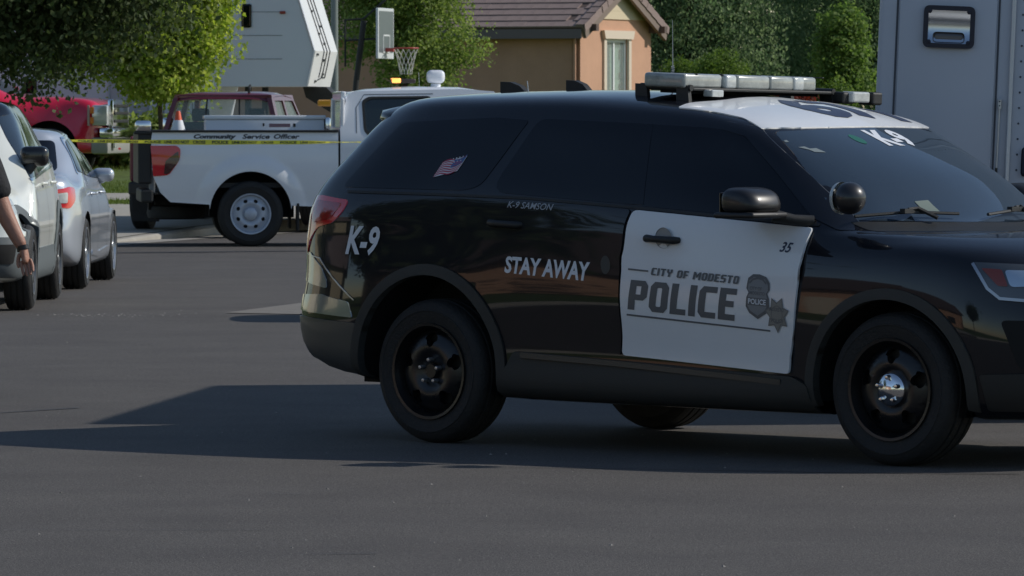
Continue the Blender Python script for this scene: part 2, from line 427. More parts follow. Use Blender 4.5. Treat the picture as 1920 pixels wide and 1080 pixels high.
# ------------------------------------------------------------------ ground
CURB = [(-6.2, -60), (-6.2, 20), (-6.2, 52), (-6.1, 62), (-5.75, 68), (-4.95, 72.0), (-4.0, 76), (-2.9, 79.5), (-1, 82), (3, 84.5), (10, 87), (60, 99)]
def zt(y): return .13 - .10 * min(max(y - 66, 0), 5) / 5 + min(max(y - 72, 0), 33) * .0235 + min(max(y - 94.4, 0), 2.2) * .08
def asphalt():
    m = bpy.data.materials.new('asphalt'); m.use_nodes = True; nt = m.node_tree; b = nt.nodes['Principled BSDF']; L = nt.links.new
    tc = nt.nodes.new('ShaderNodeTexCoord')
    def noise(sc, det=5, rough=.6, vec=None):
        n = nt.nodes.new('ShaderNodeTexNoise'); n.inputs['Scale'].default_value = sc; n.inputs['Detail'].default_value = det; n.inputs['Roughness'].default_value = rough
        L(vec or tc.outputs['Object'], n.inputs['Vector']); return n.outputs[0]
    def ramp(src, stops):
        r = nt.nodes.new('ShaderNodeValToRGB'); els = r.color_ramp.elements
        while len(els) < len(stops): els.new(.5)
        for e, (p, c) in zip(els, stops): e.position = p; e.color = (*c, 1)
        L(src, r.inputs[0]); return r.outputs[0]
    def mix(a, b_, fac=1, mode='MULTIPLY'):
        x = nt.nodes.new('ShaderNodeMix'); x.data_type = 'RGBA'; x.blend_type = mode
        L(a, x.inputs[6]); L(b_, x.inputs[7])
        if isinstance(fac, (int, float)): x.inputs[0].default_value = fac
        else: L(fac, x.inputs[0])
        return x.outputs[2]
    mp = nt.nodes.new('ShaderNodeMapping'); mp.inputs['Scale'].default_value = (.4, .7, 1); L(tc.outputs['Object'], mp.inputs[0])
    base = ramp(noise(1.1, 6, .7), [(.28, (.083, .077, .073)), (.72, (.108, .101, .095))])
    fine = ramp(noise(120, 3, .8), [(.36, (.35, .35, .35)), (.52, (1, 1, 1)), (.68, (2.2, 2.15, 2.1))])
    mid_ = ramp(noise(38, 3, .7), [(.35, (.8, .8, .8)), (.65, (1.22, 1.21, 1.2))])
    fine = mix(fine, mid_)
    streak = ramp(noise(1.6, 5, .65, mp.outputs[0]), [(.36, (.93, .93, .94)), (.5, (1, 1, 1)), (.68, (1.05, 1.05, 1.04))])
    col = mix(mix(base, fine), streak)
    vo = nt.nodes.new('ShaderNodeTexVoronoi'); vo.inputs['Scale'].default_value = 16; L(tc.outputs['Object'], vo.inputs['Vector'])
    sp = nt.nodes.new('ShaderNodeMath'); sp.operation = 'LESS_THAN'; sp.inputs[1].default_value = .09; L(vo.outputs['Distance'], sp.inputs[0])
    nz = nt.nodes.new('ShaderNodeMath'); nz.operation = 'GREATER_THAN'; nz.inputs[1].default_value = .60; L(noise(5, 2), nz.inputs[0])
    mm = nt.nodes.new('ShaderNodeMath'); mm.operation = 'MULTIPLY'; L(sp.outputs[0], mm.inputs[0]); L(nz.outputs[0], mm.inputs[1])
    lc = nt.nodes.new('ShaderNodeRGB'); lc.outputs[0].default_value = (.20, .2, .19, 1)
    col = mix(col, lc.outputs[0], mm.outputs[0], 'MIX')
    L(col, b.inputs['Base Color']); b.inputs['Roughness'].default_value = .85; b.inputs['Specular IOR Level'].default_value = .25
    bp = nt.nodes.new('ShaderNodeBump'); bp.inputs['Strength'].default_value = .5; bp.inputs['Distance'].default_value = .008
    L(noise(150, 3), bp.inputs['Height']); L(bp.outputs[0], b.inputs['Normal'])
    return m
road = MB().add([(-200, -80, 0), (260, -80, 0), (260, 160, 0), (-200, 160, 0)], [(0, 1, 2, 3)]).build('road', asphalt())
prop(road, 'dark grey asphalt road surface', None, None, 'structure')
grass_m = mat('lawn_grass', (.075, .12, .022), .9, var=.35, vscale=6, bump=.8, bscale=90, col2=(.13, .19, .035))
soil_m = mat('far_ground', (.10, .11, .05), .95, var=.3, vscale=2)
conc_m = mat('concrete', (.36, .34, .30), .85, var=.12, vscale=4, bump=.15, bscale=60)
conc_dark = mat('gutter_concrete', (.30, .285, .26), .85, var=.15, vscale=5)
def dense(path, step=2.5):
    out = []
    P = np.array(path, float)
    for i in range(len(P) - 1):
        n = max(1, int(np.linalg.norm(P[i + 1] - P[i]) / step))
        for k in range(n): out.append(P[i] + (P[i + 1] - P[i]) * k / n)
    out.append(P[-1]); return out
def offset_grid(path, offs, zf):
    pts = dense(path); vs = []; fs = []
    for i, p in enumerate(pts):
        a = pts[max(i - 1, 0)]; b = pts[min(i + 1, len(pts) - 1)]; t = (b - a) / np.linalg.norm(b - a); n = np.array([-t[1], t[0]])
        for o in offs: q = p + n * o; vs.append((q[0], q[1], zf(o, q[1])))
    m = len(offs)
    for i in range(len(pts) - 1):
        for j in range(m - 1): fs.append((i * m + j, i * m + j + 1, (i + 1) * m + j + 1, (i + 1) * m + j))
    return vs, fs
v_, f_ = offset_grid(CURB, [.16, .4, 1, 2, 4, 6, 9, 12, 16, 20, 25, 30, 40, 60, 120, 300], lambda o, y: zt(y))
lawn = MB().add(v_, f_).build('lawn', grass_m); smooth(lawn.data); prop(lawn, 'green front lawns rising gently beyond the kerb', None, None, 'structure')
v_, f_ = offset_grid(CURB, [0, .0, .04, .17], lambda o, y: zt(y) + .004)
cv = []
for i in range(0, len(v_), 4):
    a, b, c, d = v_[i:i + 4]; cv += [(a[0], a[1], 0.0), (b[0], b[1], zt(b[1]) - .02), c, d]
curb = MB().add(cv, f_).build('kerb', conc_m); prop(curb, 'pale concrete kerb along the road', None, None, 'structure')
v_, f_ = offset_grid(CURB, [-.45, 0], lambda o, y: .005)
gut = MB().add(v_, f_).build('gutter', conc_dark); prop(gut, 'pale concrete gutter strip at the road edge', None, None, 'structure')
def pave(name, x0, x1, y0, y1, label, m=conc_m, n=10, dz=.006, slabs=0, dx=0):
    mb = MB(); N = max(2, int((y1 - y0) / 1.0))
    for i in range(N):
        a, b = y0 + (y1 - y0) * i / N, y0 + (y1 - y0) * (i + 1) / N
        mb.add([(x0 + dx * i / N, a, zt(a) + dz), (x1 + dx * i / N, a, zt(a) + dz), (x1 + dx * (i + 1) / N, b, zt(b) + dz), (x0 + dx * (i + 1) / N, b, zt(b) + dz)], [(0, 1, 2, 3)])
    return prop(mb.build(name, m), label, None, None, 'structure')
v_, f_ = offset_grid([(-5.75, 68.4), (-4.95, 72.0), (-4.0, 76), (-2.9, 79.5), (-1, 82), (1, 83)], [.18, 1.2, 2.4, 3.6], lambda o, y: zt(y) + .010)
prop(MB().add(v_, f_).build('driveway', conc_m), 'pale concrete driveway apron behind the white pickup', None, None, 'structure')
pave('driveway', -7.2, -.6, 78.0, 83.4, 'pale concrete drive between the gutter and the first grass strip')
pave('driveway', -4.6, -1.2, 83.2, 104, 'pale concrete driveway under the dark red pickup')
pave('walkway', -30, -4.6, 84.9, 87.6, 'pale concrete walkway between two strips of grass', dz=.007)
pave('sidewalk', -40, -4.6, 92.3, 94.4, 'narrow pale sidewalk crossing the lawn', dz=.007)
# light concrete patch and dark seams in the road
MB().add([(-2.35, 46.6, .005), (-1.6, 46.2, .005), (2.2, 45.9, .005), (2.4, 49.6, .005), (-1.75, 49.3, .005), (-2.1, 48.4, .005)], [(0, 1, 2, 3, 4)]).build('road_patch', mat('patch', (.17, .155, .135), .85, var=.2, vscale=8))['kind'] = 'structure'
tar_m = mat('tar', (.022, .022, .024), .6, var=.3, vscale=9)
mb = MB()
def seam(pts, w, zz=.004, mb=mb):
    k = len(mb.v); vs = []
    P = dense(pts, .5)
    for i, p in enumerate(P):
        a = P[max(i - 1, 0)]; b = P[min(i + 1, len(P) - 1)]; t = (b - a) / np.linalg.norm(b - a); n = np.array([-t[1], t[0]])
        ww = w * (.55 + .45 * rnd.random()) * (min(1, i / 2 + .2)) ; q = p + n * rnd.uniform(-.012, .012)
        vs += [(q[0] - n[0] * ww, q[1] - n[1] * ww, zz), (q[0] + n[0] * ww, q[1] + n[1] * ww, zz)]
    mb.add(vs, [(2 * i, 2 * i + 1, 2 * i + 3, 2 * i + 2) for i in range(len(P) - 1)])
seam([(-5.0, 66.4), (-3.2, 67.2), (0, 68.5), (3, 69.4)], .26)
seam([(-.4, 26.3), (.5, 26.25), (1.6, 25.9), (2.3, 25.8)], .016)
seam([(-3.0, 22.3), (-.95, 22.35)], .004)
seam([(-1.06, 24.45), (-.9, 24.45)], .012)
seam([(-.45, 23.9), (-.25, 23.9)], .01); seam([(-.8, 21.1), (-.5, 21.15)], .012)
seam([(-3.2, 30.5), (-2.4, 31.6)], .02)
prop(mb.build('road_seam', tar_m), None, None, None, 'structure')
# loose pale grit on the road
def blob(mb, c, r):
    vs = []
    for d in ((1, 0, 0), (-1, 0, 0), (0, 1, 0), (0, -1, 0), (0, 0, 1)):
        vs.append((c[0] + d[0] * r * rnd.uniform(.6, 1.5), c[1] + d[1] * r * rnd.uniform(.6, 1.5), c[2] + d[2] * r * rnd.uniform(.4, .9)))
    mb.add(vs, [(0, 2, 4), (2, 1, 4), (1, 3, 4), (3, 0, 4)])
mb = MB()
for i in range(330):
    D = 20 + 38 * rnd.random() ** 1.5; X = rnd.uniform(-.092, .092) * D
    blob(mb, (X, D, 0), rnd.choice((.003, .0035, .004, .005, .008)))
for i in range(60):
    blob(mb, (rnd.gauss(-3.3, .3), rnd.gauss(46.2, .25), 0), rnd.uniform(.004, .011))
prop(mb.build('road_grit', mat('grit', (.22, .21, .19), .7)), 'scattered pale grit on the asphalt', None, None, 'stuff')
# ------------------------------------------------------------------ wheels
def tyre_mesh(r, w, rim_r, n=56):
    """tyre about the Y axis, outer face at -w/2"""
    h = w / 2; s = r - rim_r
    prof = [(rim_r - .012, -h + .03), (rim_r, -h + .012), (rim_r + .25 * s, -h + .002), (rim_r + .5 * s, -h - .004), (rim_r + .52 * s, -h - .007), (rim_r + .56 * s, -h - .007), (rim_r + .58 * s, -h - .003), (rim_r + .8 * s, -h + .006), (r - .012, -h + .022),
            (r - .002, -h + .045), (r - .001, -h * .5), (r - .009, -h * .5 + .003), (r - .009, -h * .5 + .013), (r, -h * .5 + .016), (r, -.008), (r - .009, -.006), (r - .009, .006), (r, .008), (r, h * .5 - .016), (r - .009, h * .5 - .013), (r - .009, h * .5 - .003), (r - .001, h * .5),
            (r - .002, h - .045), (r - .012, h - .022), (rim_r + .5 * s, h), (rim_r, h - .012), (rim_r - .012, h - .03)]
    return MB().lathe(prof, n).mesh('tyre', 35)
def dish_holes(mb, r_out, holes, fn, n=64, thick=.006):
    """disc with holes; fn(r) gives depth y"""
    loops = [[(r_out * math.cos(a), r_out * math.sin(a)) for a in np.linspace(0, 2 * math.pi, n + 1)[:-1]]] + holes
    bm = flat(loops, .02); bm.verts.index_update()
    vs = [(v.co.x, fn(v.co.xy.length), v.co.y) for v in bm.verts]; fs = [[v.index for v in f.verts] for f in bm.faces]
    k = len(vs); be = [(e.verts[0].index, e.verts[1].index) for e in bm.edges if len(e.link_faces) == 1 and e.verts[0].co.length < r_out * .96]; bm.free()
    vs2 = [(x * .985, y + .03, z * .985) for x, y, z in vs]
    mb.add(vs + vs2, fs + [(a, b, b + k, a + k) for a, b in be])
def make_wheel(name, parent, x, y, z, side, r=.357, w=.245, rim_r=.235, style='steel5', cap=False, rim_m=None, tm=None):
    """side -1: outer face looks to -y"""
    wh = link(name, tyre_mesh(r, w, rim_r), tm or rubber, parent, (x, y, z)) if False else empty(name, (x, y, z)); wh.parent = parent
    if side > 0: wh.rotation_euler = (0, 0, math.pi)
    link('tyre', tyre_mesh(r, w, rim_r), tm or rubber, wh)
    h = w / 2; rm = rim_m or rim_black; mb = MB()
    mb.lathe([(rim_r + .006, -h + .004), (rim_r + .004, -h - .002), (rim_r - .010, -h), (rim_r - .016, -h + .02), (rim_r - .03, -h + .05), (rim_r - .034, h - .02), (rim_r, h - .01)], 56)
    R_ = rim_r - .024
    if style == 'steel5':
        holes = []
        for k in range(5):
            a0 = 2 * math.pi * k / 5 + R(90); c = .155; q = []
            for t in np.linspace(0, 2 * math.pi, 23)[:-1]:
                rr = c + .036 * math.sin(t); aa = a0 + .235 * math.cos(t) * (1.1 if math.sin(t) > 0 else .75); q.append((rr * math.cos(aa), rr * math.sin(aa)))
            holes.append(q)
        dish_holes(mb, R_, holes, lambda q: -h + .045 - .032 * math.exp(-((q - .12) / .06) ** 2) + .016 * min(1, max(0, (q - .185) / .02)))
        mb.lathe([(0, -h + .02), (.034, -h + .02), (.04, -h + .035)], 20)
        hub_r, nl, lr = .057, 5, .011
    elif style == 'truck8':
        holes = []
        for k in range(8):
            a0 = 2 * math.pi * (k + .5) / 8; q = []
            for t in np.linspace(0, 2 * math.pi, 11)[:-1]:
                rr = .165 + .022 * math.sin(t); aa = a0 + .16 * math.cos(t); q.append((rr * math.cos(aa), rr * math.sin(aa)))
            holes.append(q)
        dish_holes(mb, R_, holes, lambda q: -h + .05 - .03 * math.exp(-((q - .14) / .05) ** 2))
        mb.lathe([(.0, -h - .012), (.055, -h - .008), (.075, -h + .004), (.082, -h + .03), (.084, -h + .05)], 28)
        nl = 0
    else:                                                # alloy spokes
        ns = 10
        for k in range(ns):
            a = 2 * math.pi * k / ns; M = Matrix.Rotation(-a, 4, 'Y')
            mb.prism([(.04, -.022), (R_ + .005, -.013), (R_ + .005, .013), (.04, .022)], (-h + .012, -h + .045), lambda u, v, w_: M @ Vector((u, w_ + .02 * (u < .1) * 0, v)))
        mb.lathe([(0, -h + .004), (.05, -h + .008), (.06, -h + .02), (.062, -h + .05)], 24)
        mb.lathe([(0, .02), (R_, .02)], 24); nl = 0
    mb.build('rim', rm, wh, 40)
    MB().lathe([(.0, -h + .085), (R_ - .01, -h + .085)], 24).build('brake_disc', mat('brake_dark', (.02, .018, .016), .6), wh)
    if nl:
        for k in range(nl):
            m2 = MB()
            a = 2 * math.pi * k / nl + .3; M = Matrix.Translation((hub_r * math.cos(a), 0, hub_r * math.sin(a)))
            e = -.022 if cap else 0
            m2.lathe([(0, -h - .004 + e), (lr * .8, -h - .002 + e), (lr, -h + .004 + e), (lr, -h + .04)], 8, M=M)
            m2.build('lug_nut', chrome if cap else steel, wh, 40)
    if cap:
        MB().lathe([(0, -h - .016), (.03, -h - .012), (.05, -h - .004), (.072, -h + .002), (.080, -h + .012), (.082, -h + .03)], 32).build('hub_cap', chrome, wh, 60)
    return wh

# ------------------------------------------------------------------ police SUV
HERO_RZ = R(-40.98)
suv = empty('police_suv', (.221, 29.01, 0), HERO_RZ, 'black police SUV with white front door lettered POLICE, parked across the road in front', 'police SUV')
rows = [
 [(-1.0, 0, .30), (-1.0, .12, .30), (-.9, .14, .30), (-.7, .15, .28), (0, .15, .27), (.6, .15, .27), (1.3, .15, .27), (2.0, .15, .27), (2.5, .15, .27), (3.0, .15, .27), (3.3, .15, .26), (3.6, .14, .26), (3.68, .1, .26), (3.7, 0, .26)],
 [(-1.04, 0, .40), (-1.02, .45, .40), (-.89, .76, .39), (-.68, .86, .34), (0, .90, .26), (.6, .90, .24), (1.3, .90, .235), (2.0, .90, .23), (2.5, .90, .23), (3.0, .90, .23), (3.35, .86, .24), (3.62, .68, .24), (3.75, .40, .24), (3.79, 0, .24)],
 [(-1.10, 0, .46), (-1.07, .48, .45), (-.945, .82, .44), (-.70, .94, .38), (0, .955, .31), (.6, .955, .29), (1.3, .955, .285), (2.0, .955, .28), (2.5, .955, .28), (3.0, .955, .28), (3.36, .92, .30), (3.67, .74, .31), (3.82, .42, .31), (3.86, 0, .31)],
 [(-1.13, 0, .60), (-1.10, .50, .60), (-.97, .85, .60), (-.73, .965, .57), (0, .985, .52), (.6, .965, .50), (1.3, .96, .49), (2.0, .965, .48), (2.5, .98, .48), (3.0, .985, .48), (3.38, .95, .50), (3.70, .77, .52), (3.86, .44, .52), (3.90, 0, .52)],
 [(-1.11, 0, .80), (-1.08, .50, .80), (-.955, .83, .80), (-.72, .96, .80), (0, .992, .78), (.6, .982, .76), (1.3, .982, .75), (2.0, .982, .74), (2.5, .99, .75), (3.0, .995, .76), (3.36, .95, .76), (3.66, .77, .76), (3.82, .44, .76), (3.86, 0, .76)],
 [(-1.09, 0, 1.02), (-1.06, .50, 1.02), (-.955, .815, 1.02), (-.70, .938, 1.02), (0, .965, 1.01), (.6, .965, 1.00), (1.3, .96, .985), (2.0, .955, .97), (2.5, .955, .98), (3.0, .945, .985), (3.32, .895, .965), (3.58, .74, .945), (3.73, .42, .96), (3.77, 0, .97)],
 [(-1.08, 0, 1.13), (-1.05, .48, 1.13), (-.945, .80, 1.14), (-.68, .93, 1.13), (0, .95, 1.13), (.6, .95, 1.12), (1.3, .945, 1.10), (2.0, .935, 1.06), (2.5, .905, 1.055), (2.95, .84, 1.055), (3.2, .74, 1.055), (3.36, .56, 1.06), (3.44, .30, 1.075), (3.47, 0, 1.08)],
 [(-1.05, 0, 1.22), (-1.02, .46, 1.23), (-.91, .78, 1.24), (-.64, .90, 1.235), (0, .93, 1.23), (.6, .935, 1.215), (1.3, .925, 1.18), (2.0, .91, 1.135), (2.46, .85, 1.105), (2.63, .72, 1.105), (2.72, .5, 1.115), (2.77, .32, 1.125), (2.80, .15, 1.13), (2.81, 0, 1.13)],
 [(-.92, 0, 1.42), (-.89, .42, 1.42), (-.78, .69, 1.43), (-.52, .805, 1.43), (0, .84, 1.43), (.6, .845, 1.415), (1.22, .84, 1.39), (1.78, .81, 1.35), (2.19, .745, 1.33), (2.33, .61, 1.338), (2.42, .43, 1.345), (2.465, .26, 1.352), (2.485, .12, 1.355), (2.49, 0, 1.355)],
 [(-.76, 0, 1.61), (-.74, .36, 1.61), (-.65, .57, 1.61), (-.45, .68, 1.61), (0, .735, 1.615), (.6, .75, 1.61), (1.12, .745, 1.59), (1.52, .722, 1.578), (1.875, .672, 1.552), (1.955, .53, 1.557), (2.0, .37, 1.560), (2.02, .23, 1.562), (2.03, .1, 1.563), (2.035, 0, 1.563)],
 [(-.64, 0, 1.695), (-.62, .32, 1.695), (-.54, .50, 1.692), (-.36, .61, 1.69), (0, .665, 1.69), (.6, .68, 1.69), (1.07, .67, 1.672), (1.41, .645, 1.655), (1.71, .605, 1.617), (1.78, .475, 1.621), (1.815, .31, 1.626), (1.84, .2, 1.630), (1.845, .1, 1.632), (1.85, 0, 1.633)],
 [(-.38, 0, 1.733), (-.36, .2, 1.733), (-.30, .33, 1.731), (-.20, .40, 1.732), (.05, .45, 1.735), (.6, .46, 1.738), (1.0, .45, 1.725), (1.25, .42, 1.702), (1.42, .38, 1.68), (1.47, .30, 1.682), (1.50, .22, 1.684), (1.51, .14, 1.686), (1.515, .07, 1.687), (1.52, 0, 1.688)],
 [(-.10, 0, 1.740), (-.09, 0, 1.740), (-.06, 0, 1.741), (0, 0, 1.743), (.2, 0, 1.748), (.6, 0, 1.752), (.9, 0, 1.745), (1.05, 0, 1.738), (1.14, 0, 1.732), (1.17, 0, 1.730), (1.18, 0, 1.729), (1.19, 0, 1.728), (1.195, 0, 1.728), (1.2, 0, 1.7275)]]
raw = net_body(rows, 9, 6)
hs = Surf(raw)
ARCH = [(0, .37, .47, .475), (2.865, .36, .455, .43)]
body = cut_arches(raw.copy(), ARCH, deep=.62)
bo = link('body', body, black_paint, suv)
MB().box((-.75, -.62, .27), (3.4, .62, .6)).build('underbody', under, suv)
wells(hs, ARCH, suv)
# arch flares: draped band round each wheel opening
def flare(cx, cz, rx, rz, w, a0, a1, fr, surf, parent, m, rx2=None, off=.006, th=.05):
    out = []; inn = []
    for a in np.linspace(a0, a1, 37):
        out.append((cx + (rx + w) * math.cos(a), cz + (rz + w) * math.sin(a))); inn.append((cx + rx * math.cos(a), cz + rz * math.sin(a)))
    poly = out + inn[::-1]
    def disp(u, v):
        q = math.hypot((u - cx) / (rx + w), (v - cz) / (rz + w)); q0 = rx / (rx + w)
        t = (q - q0) / (1 - q0); return .018 * math.sin(min(max(t, 0), 1) * math.pi * .75 + .5)
    return panel(poly, surf, fr, m, 'wheel_arch_trim', parent, off, th, .06, disp)
for fr in (SIDE, LEFT):
    flare(0, .37, .455, .465, .055, R(-18), R(197), fr, hs, suv, grey_plastic)
    flare(2.865, .36, .437, .415, .052, R(-12), R(193), fr, hs, suv, grey_plastic)
for (x, y, s, c) in ((0, -.85, -1, 0), (2.865, -.85, -1, 1), (0, .85, 1, 0), (2.865, .85, 1, 1)):
    make_wheel('wheel', suv, x, y, .357, s, cap=bool(c), r=.358)
# side glass, doors
def dual(loops, m, name, off=.004, th=.008, grid=.08, fn=None):
    r_ = []
    for fr in (SIDE, LEFT):
        o = panel(loops, hs, fr, m, name, suv, off, th, grid); r_.append(o)
        if fn: fn(o, fr)
    return r_
rq = rounded([(-.66, 1.265), (-.40, 1.59), (.26, 1.615), (.48, 1.60), (.30, 1.28), (.20, 1.255)], [.04, .03, .02, .02, .06, .05])
wins = dual(rq, tint_glass, 'quarter_window', .003, .004)
rdw = rounded([(.37, 1.25), (.545, 1.61), (1.215, 1.585), (1.30, 1.195)], [.10, .05, .02, .02])
dual(rdw, tint_glass, 'rear_door_window', .003, .004)
fdw = rounded([(1.33, 1.190), (1.245, 1.583), (1.62, 1.565), (1.80, 1.535), (2.30, 1.16), (2.36, 1.125)], [.02, .02, .05, .05, .03, .02])
dual(fdw, tint_glass, 'front_door_window', .003, .004)
def trimline(pts, w, m, name, off=.006, th=.006):
    for fr in (SIDE, LEFT): panel(strip2(pts, w), hs, fr, m, name, suv, off, th, .1)
trimline([(-.60, 1.243), (.0, 1.235), (.6, 1.222), (1.30, 1.182), (1.9, 1.142), (2.38, 1.112)], .012, dark_plastic, 'belt_molding')
pil = mat('pillar_gloss', (.004, .005, .008), .06, spec=.45)
dual(rounded([(1.215, 1.20), (1.215, 1.585), (1.262, 1.583), (1.345, 1.195)], .01), pil, 'door_pillar', .005, .008)
# front door: white, with crease shading from its own relief
fd = rounded([(1.262, .472), (1.262, .80), (1.275, 1.10), (1.30, 1.172), (1.80, 1.138), (2.362, 1.098), (2.355, .98), (2.335, .74), (2.285, .412)], [.02, .1, .08, .03, .3, .02, .1, .2, .02])
def crease(u, v):
    return .008 + .010 * math.exp(-((v - .935 + (u - 1.3) * .03) / .035) ** 2) - .008 * math.exp(-((v - .60) / .10) ** 2) + .006 * math.exp(-((v - .50) / .03) ** 2)
doors = []
for fr in (SIDE, LEFT):
    d = panel([fd], hs, fr, white_vinyl, 'front_door', suv, .010, .014, .035, crease); d['label'] = 'white front door lettered CITY OF MODESTO POLICE'; doors.append(d)
rd = rounded([(.565, .50), (.50, .70), (.36, .95), (.335, 1.20), (.40, 1.215), (.6, 1.205), (1.278, 1.172), (1.25, 1.10), (1.245, .80), (1.245, .472)], [.02, .15, .2, .02, .02, .1, .02, .08, .1, .02])
for fr in (SIDE, LEFT):
    o_ = panel([rd], hs, fr, black_paint, 'rear_door', suv, .002, .010, .035, crease)
    rdoor = o_ if fr is SIDE else rdoor
# handles
def handle(x, z, y, parent, m=dark_plastic, ln=.20):
    M = Matrix.Identity(4)
    mb = MB(); sg = -1 if y < 0 else 1
    mb.tube([(x - ln / 2, y, z + .002), (x - ln / 2 + .02, y + sg * .030, z), (x - .03, y + sg * .038, z - .002), (x + ln / 2 - .05, y + sg * .036, z - .006), (x + ln / 2 - .015, y + sg * .028, z - .008), (x + ln / 2, y, z - .008)], [.014, .019, .016, .017, .019, .015], 10)
    mb.build('door_handle', m, parent, 60)
for sg, dd in ((-1, doors[0]), (1, doors[1])):
    handle(1.505, 1.037, sg * .967, dd); handle(.50, 1.098, sg * .955, suv)
    mb = MB(); mb.lathe([(0, .0), (.03, -.001), (.048, -.004), (.05, -.012)], 24, M=Matrix.Translation((1.515, sg * .972, 1.040)) @ Matrix.Diagonal((1, -sg * .6, 1, 1)))
    mb.build('handle_cup', mat('cup', (.30, .31, .32), .4), dd, 60)
# lower cladding with mouldings
clad = rounded([(.47, .205), (.50, .36), (.56, .472), (1.25, .445), (2.30, .400), (2.40, .36), (2.43, .19)], .02)
for fr in (SIDE, LEFT):
    c = panel([clad], hs, fr, grey_plastic, 'rocker_panel', suv, .010, .03, .05, lambda u, v: .02 * math.exp(-((v - .33) / .07) ** 2))
    ml = panel([strip2([(.62, .455), (1.25, .430), (2.24, .372)], .026)], hs, fr, mat('strip_grey', (.05, .047, .04), .4), 'side_molding', suv, .028, .02, .1)
# rear bumper (grey lower, black upper gap), lamps
for fr0, sg in ((SIDE, -1), (LEFT, 1)):
    A = skew(fr0, R(-38) * (1 if sg < 0 else -1))
    # skewed frame: u runs along the corner; corner point about x=-.95,y=.8
    def pt(x, y, z, A=A): p = Vector((x, sg * y, z)) - A[0]; return (p.dot(A[1]), p.dot(A[2]))
    tl = rounded([pt(-1.04, .70, 1.215), pt(-.82, .87, 1.222), pt(-.57, .93, 1.20), pt(-.59, .93, 1.14), pt(-.66, .93, 1.085), pt(-.80, .89, 1.06), pt(-.87, .87, 1.0), pt(-.92, .84, .90), pt(-1.08, .66, .89)], [.02, .02, .03, .03, .05, .03, .03, .02, .02])
    t_ = panel([tl], hs, A, lens_red, 'tail_light', suv, .006, .012, .04, lambda u, v: .008 * math.sin(v * 40) * .2)
    inner = rounded([pt(-.86, .86, 1.20), pt(-.60, .92, 1.185), pt(-.67, .92, 1.105), pt(-.85, .86, 1.08)], .03)
    panel([inner], hs, A, mat('lens_deep', (.34, .005, .012), .12, coat=1), 'lens', t_, .0105, .003, .05)
    bp = rounded([pt(-1.16, .40, .62), pt(-1.03, .84, .615), pt(-.70, .96, .598), pt(-.455, .985, .585), pt(-.47, .98, .40), pt(-.50, .97, .33), pt(-.75, .93, .335), pt(-1.0, .80, .405), pt(-1.12, .40, .42)], .015)
    panel([bp], hs, A, mat('bumper_grey', (.05, .053, .051), .42, coat=.2), 'rear_bumper', suv, .012, .02, .06)
    # reflections on the bumper and rear quarter, painted in as pale patches
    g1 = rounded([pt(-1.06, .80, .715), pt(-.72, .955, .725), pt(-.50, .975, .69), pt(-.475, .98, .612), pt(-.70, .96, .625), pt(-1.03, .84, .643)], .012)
    panel([g1], hs, A, mat('painted_bumper_reflection', (.27, .29, .29), .16, metal=.4, coat=1), 'bumper_reflection', suv, .008, .006, .05)
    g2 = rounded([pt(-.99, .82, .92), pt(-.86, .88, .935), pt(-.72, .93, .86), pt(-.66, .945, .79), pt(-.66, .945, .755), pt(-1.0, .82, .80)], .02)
    panel([g2], hs, A, mat('painted_bumper_reflection'.replace('painted_bumper_reflection', 'painted_quarter_reflection'), (.27, .29, .28), .16, metal=.4, coat=1), 'quarter_reflection', suv, .006, .004, .05)
    rf = rounded([pt(-1.03, .80, .87), pt(-1.005, .81, .87), pt(-1.005, .81, .80), pt(-1.03, .80, .80)], .006)
    panel([rf], hs, A, lens_dark, 'reflector', suv, .011, .006, 0)
    rf = rounded([pt(-1.115, .74, .705), pt(-1.075, .785, .705), pt(-1.075, .785, .655), pt(-1.115, .74, .655)], .006)
    panel([rf], hs, A, lens_red, 'reflector', suv, .013, .006, 0)
    # door-to-bumper seam
    panel([strip2([pt(-.90, .86, .925), pt(-.75, .925, .905), pt(-.60, .95, .80), pt(-.46, .975, .70)], .006)], hs, A, steel, 'trim_line', suv, .006, .003, .05)
# rear glass, spoiler, plate
panel([rounded([(-.60, 1.25), (-.42, 1.56), (.42, 1.56), (.60, 1.25)], .05)], hs, REAR, tint_glass, 'rear_window', suv, .004, .006)
mb = MB()
sp_pts = []
for t in np.linspace(-1, 1, 25):
    y = t * .615; e = max(0, abs(t) - .82) / .18; xe = -.795 + .08 * t * t + .12 * e * e; zz = 1.655 - .018 * t * t - .02 * e; th2 = 1 - .45 * e
    sp_pts.append([(xe, y, zz - .022), (xe + .018, y, zz + .010 * th2), (xe + .12, y, zz + .028 * th2), (-.50, y, zz + .040 * th2 + .005), (-.42, y, zz - .05), (xe + .13, y, zz - .075 * th2), (xe + .03, y, zz - .055 * th2)])
k = 7; vs = [p for s_ in sp_pts for p in s_]
fs = [(i * k + j, i * k + (j + 1) % k, (i + 1) * k + (j + 1) % k, (i + 1) * k + j) for i in range(24) for j in range(k)] + [tuple(range(k)), tuple(24 * k + j for j in range(k))]
mb.add(vs, fs).build('spoiler', black_paint, suv, 75)
panel([rounded([(-.28, .86), (.28, .86), (.28, 1.02), (-.28, 1.02)], .02)], hs, REAR, white_vinyl, 'license_plate', suv, .01, .01)
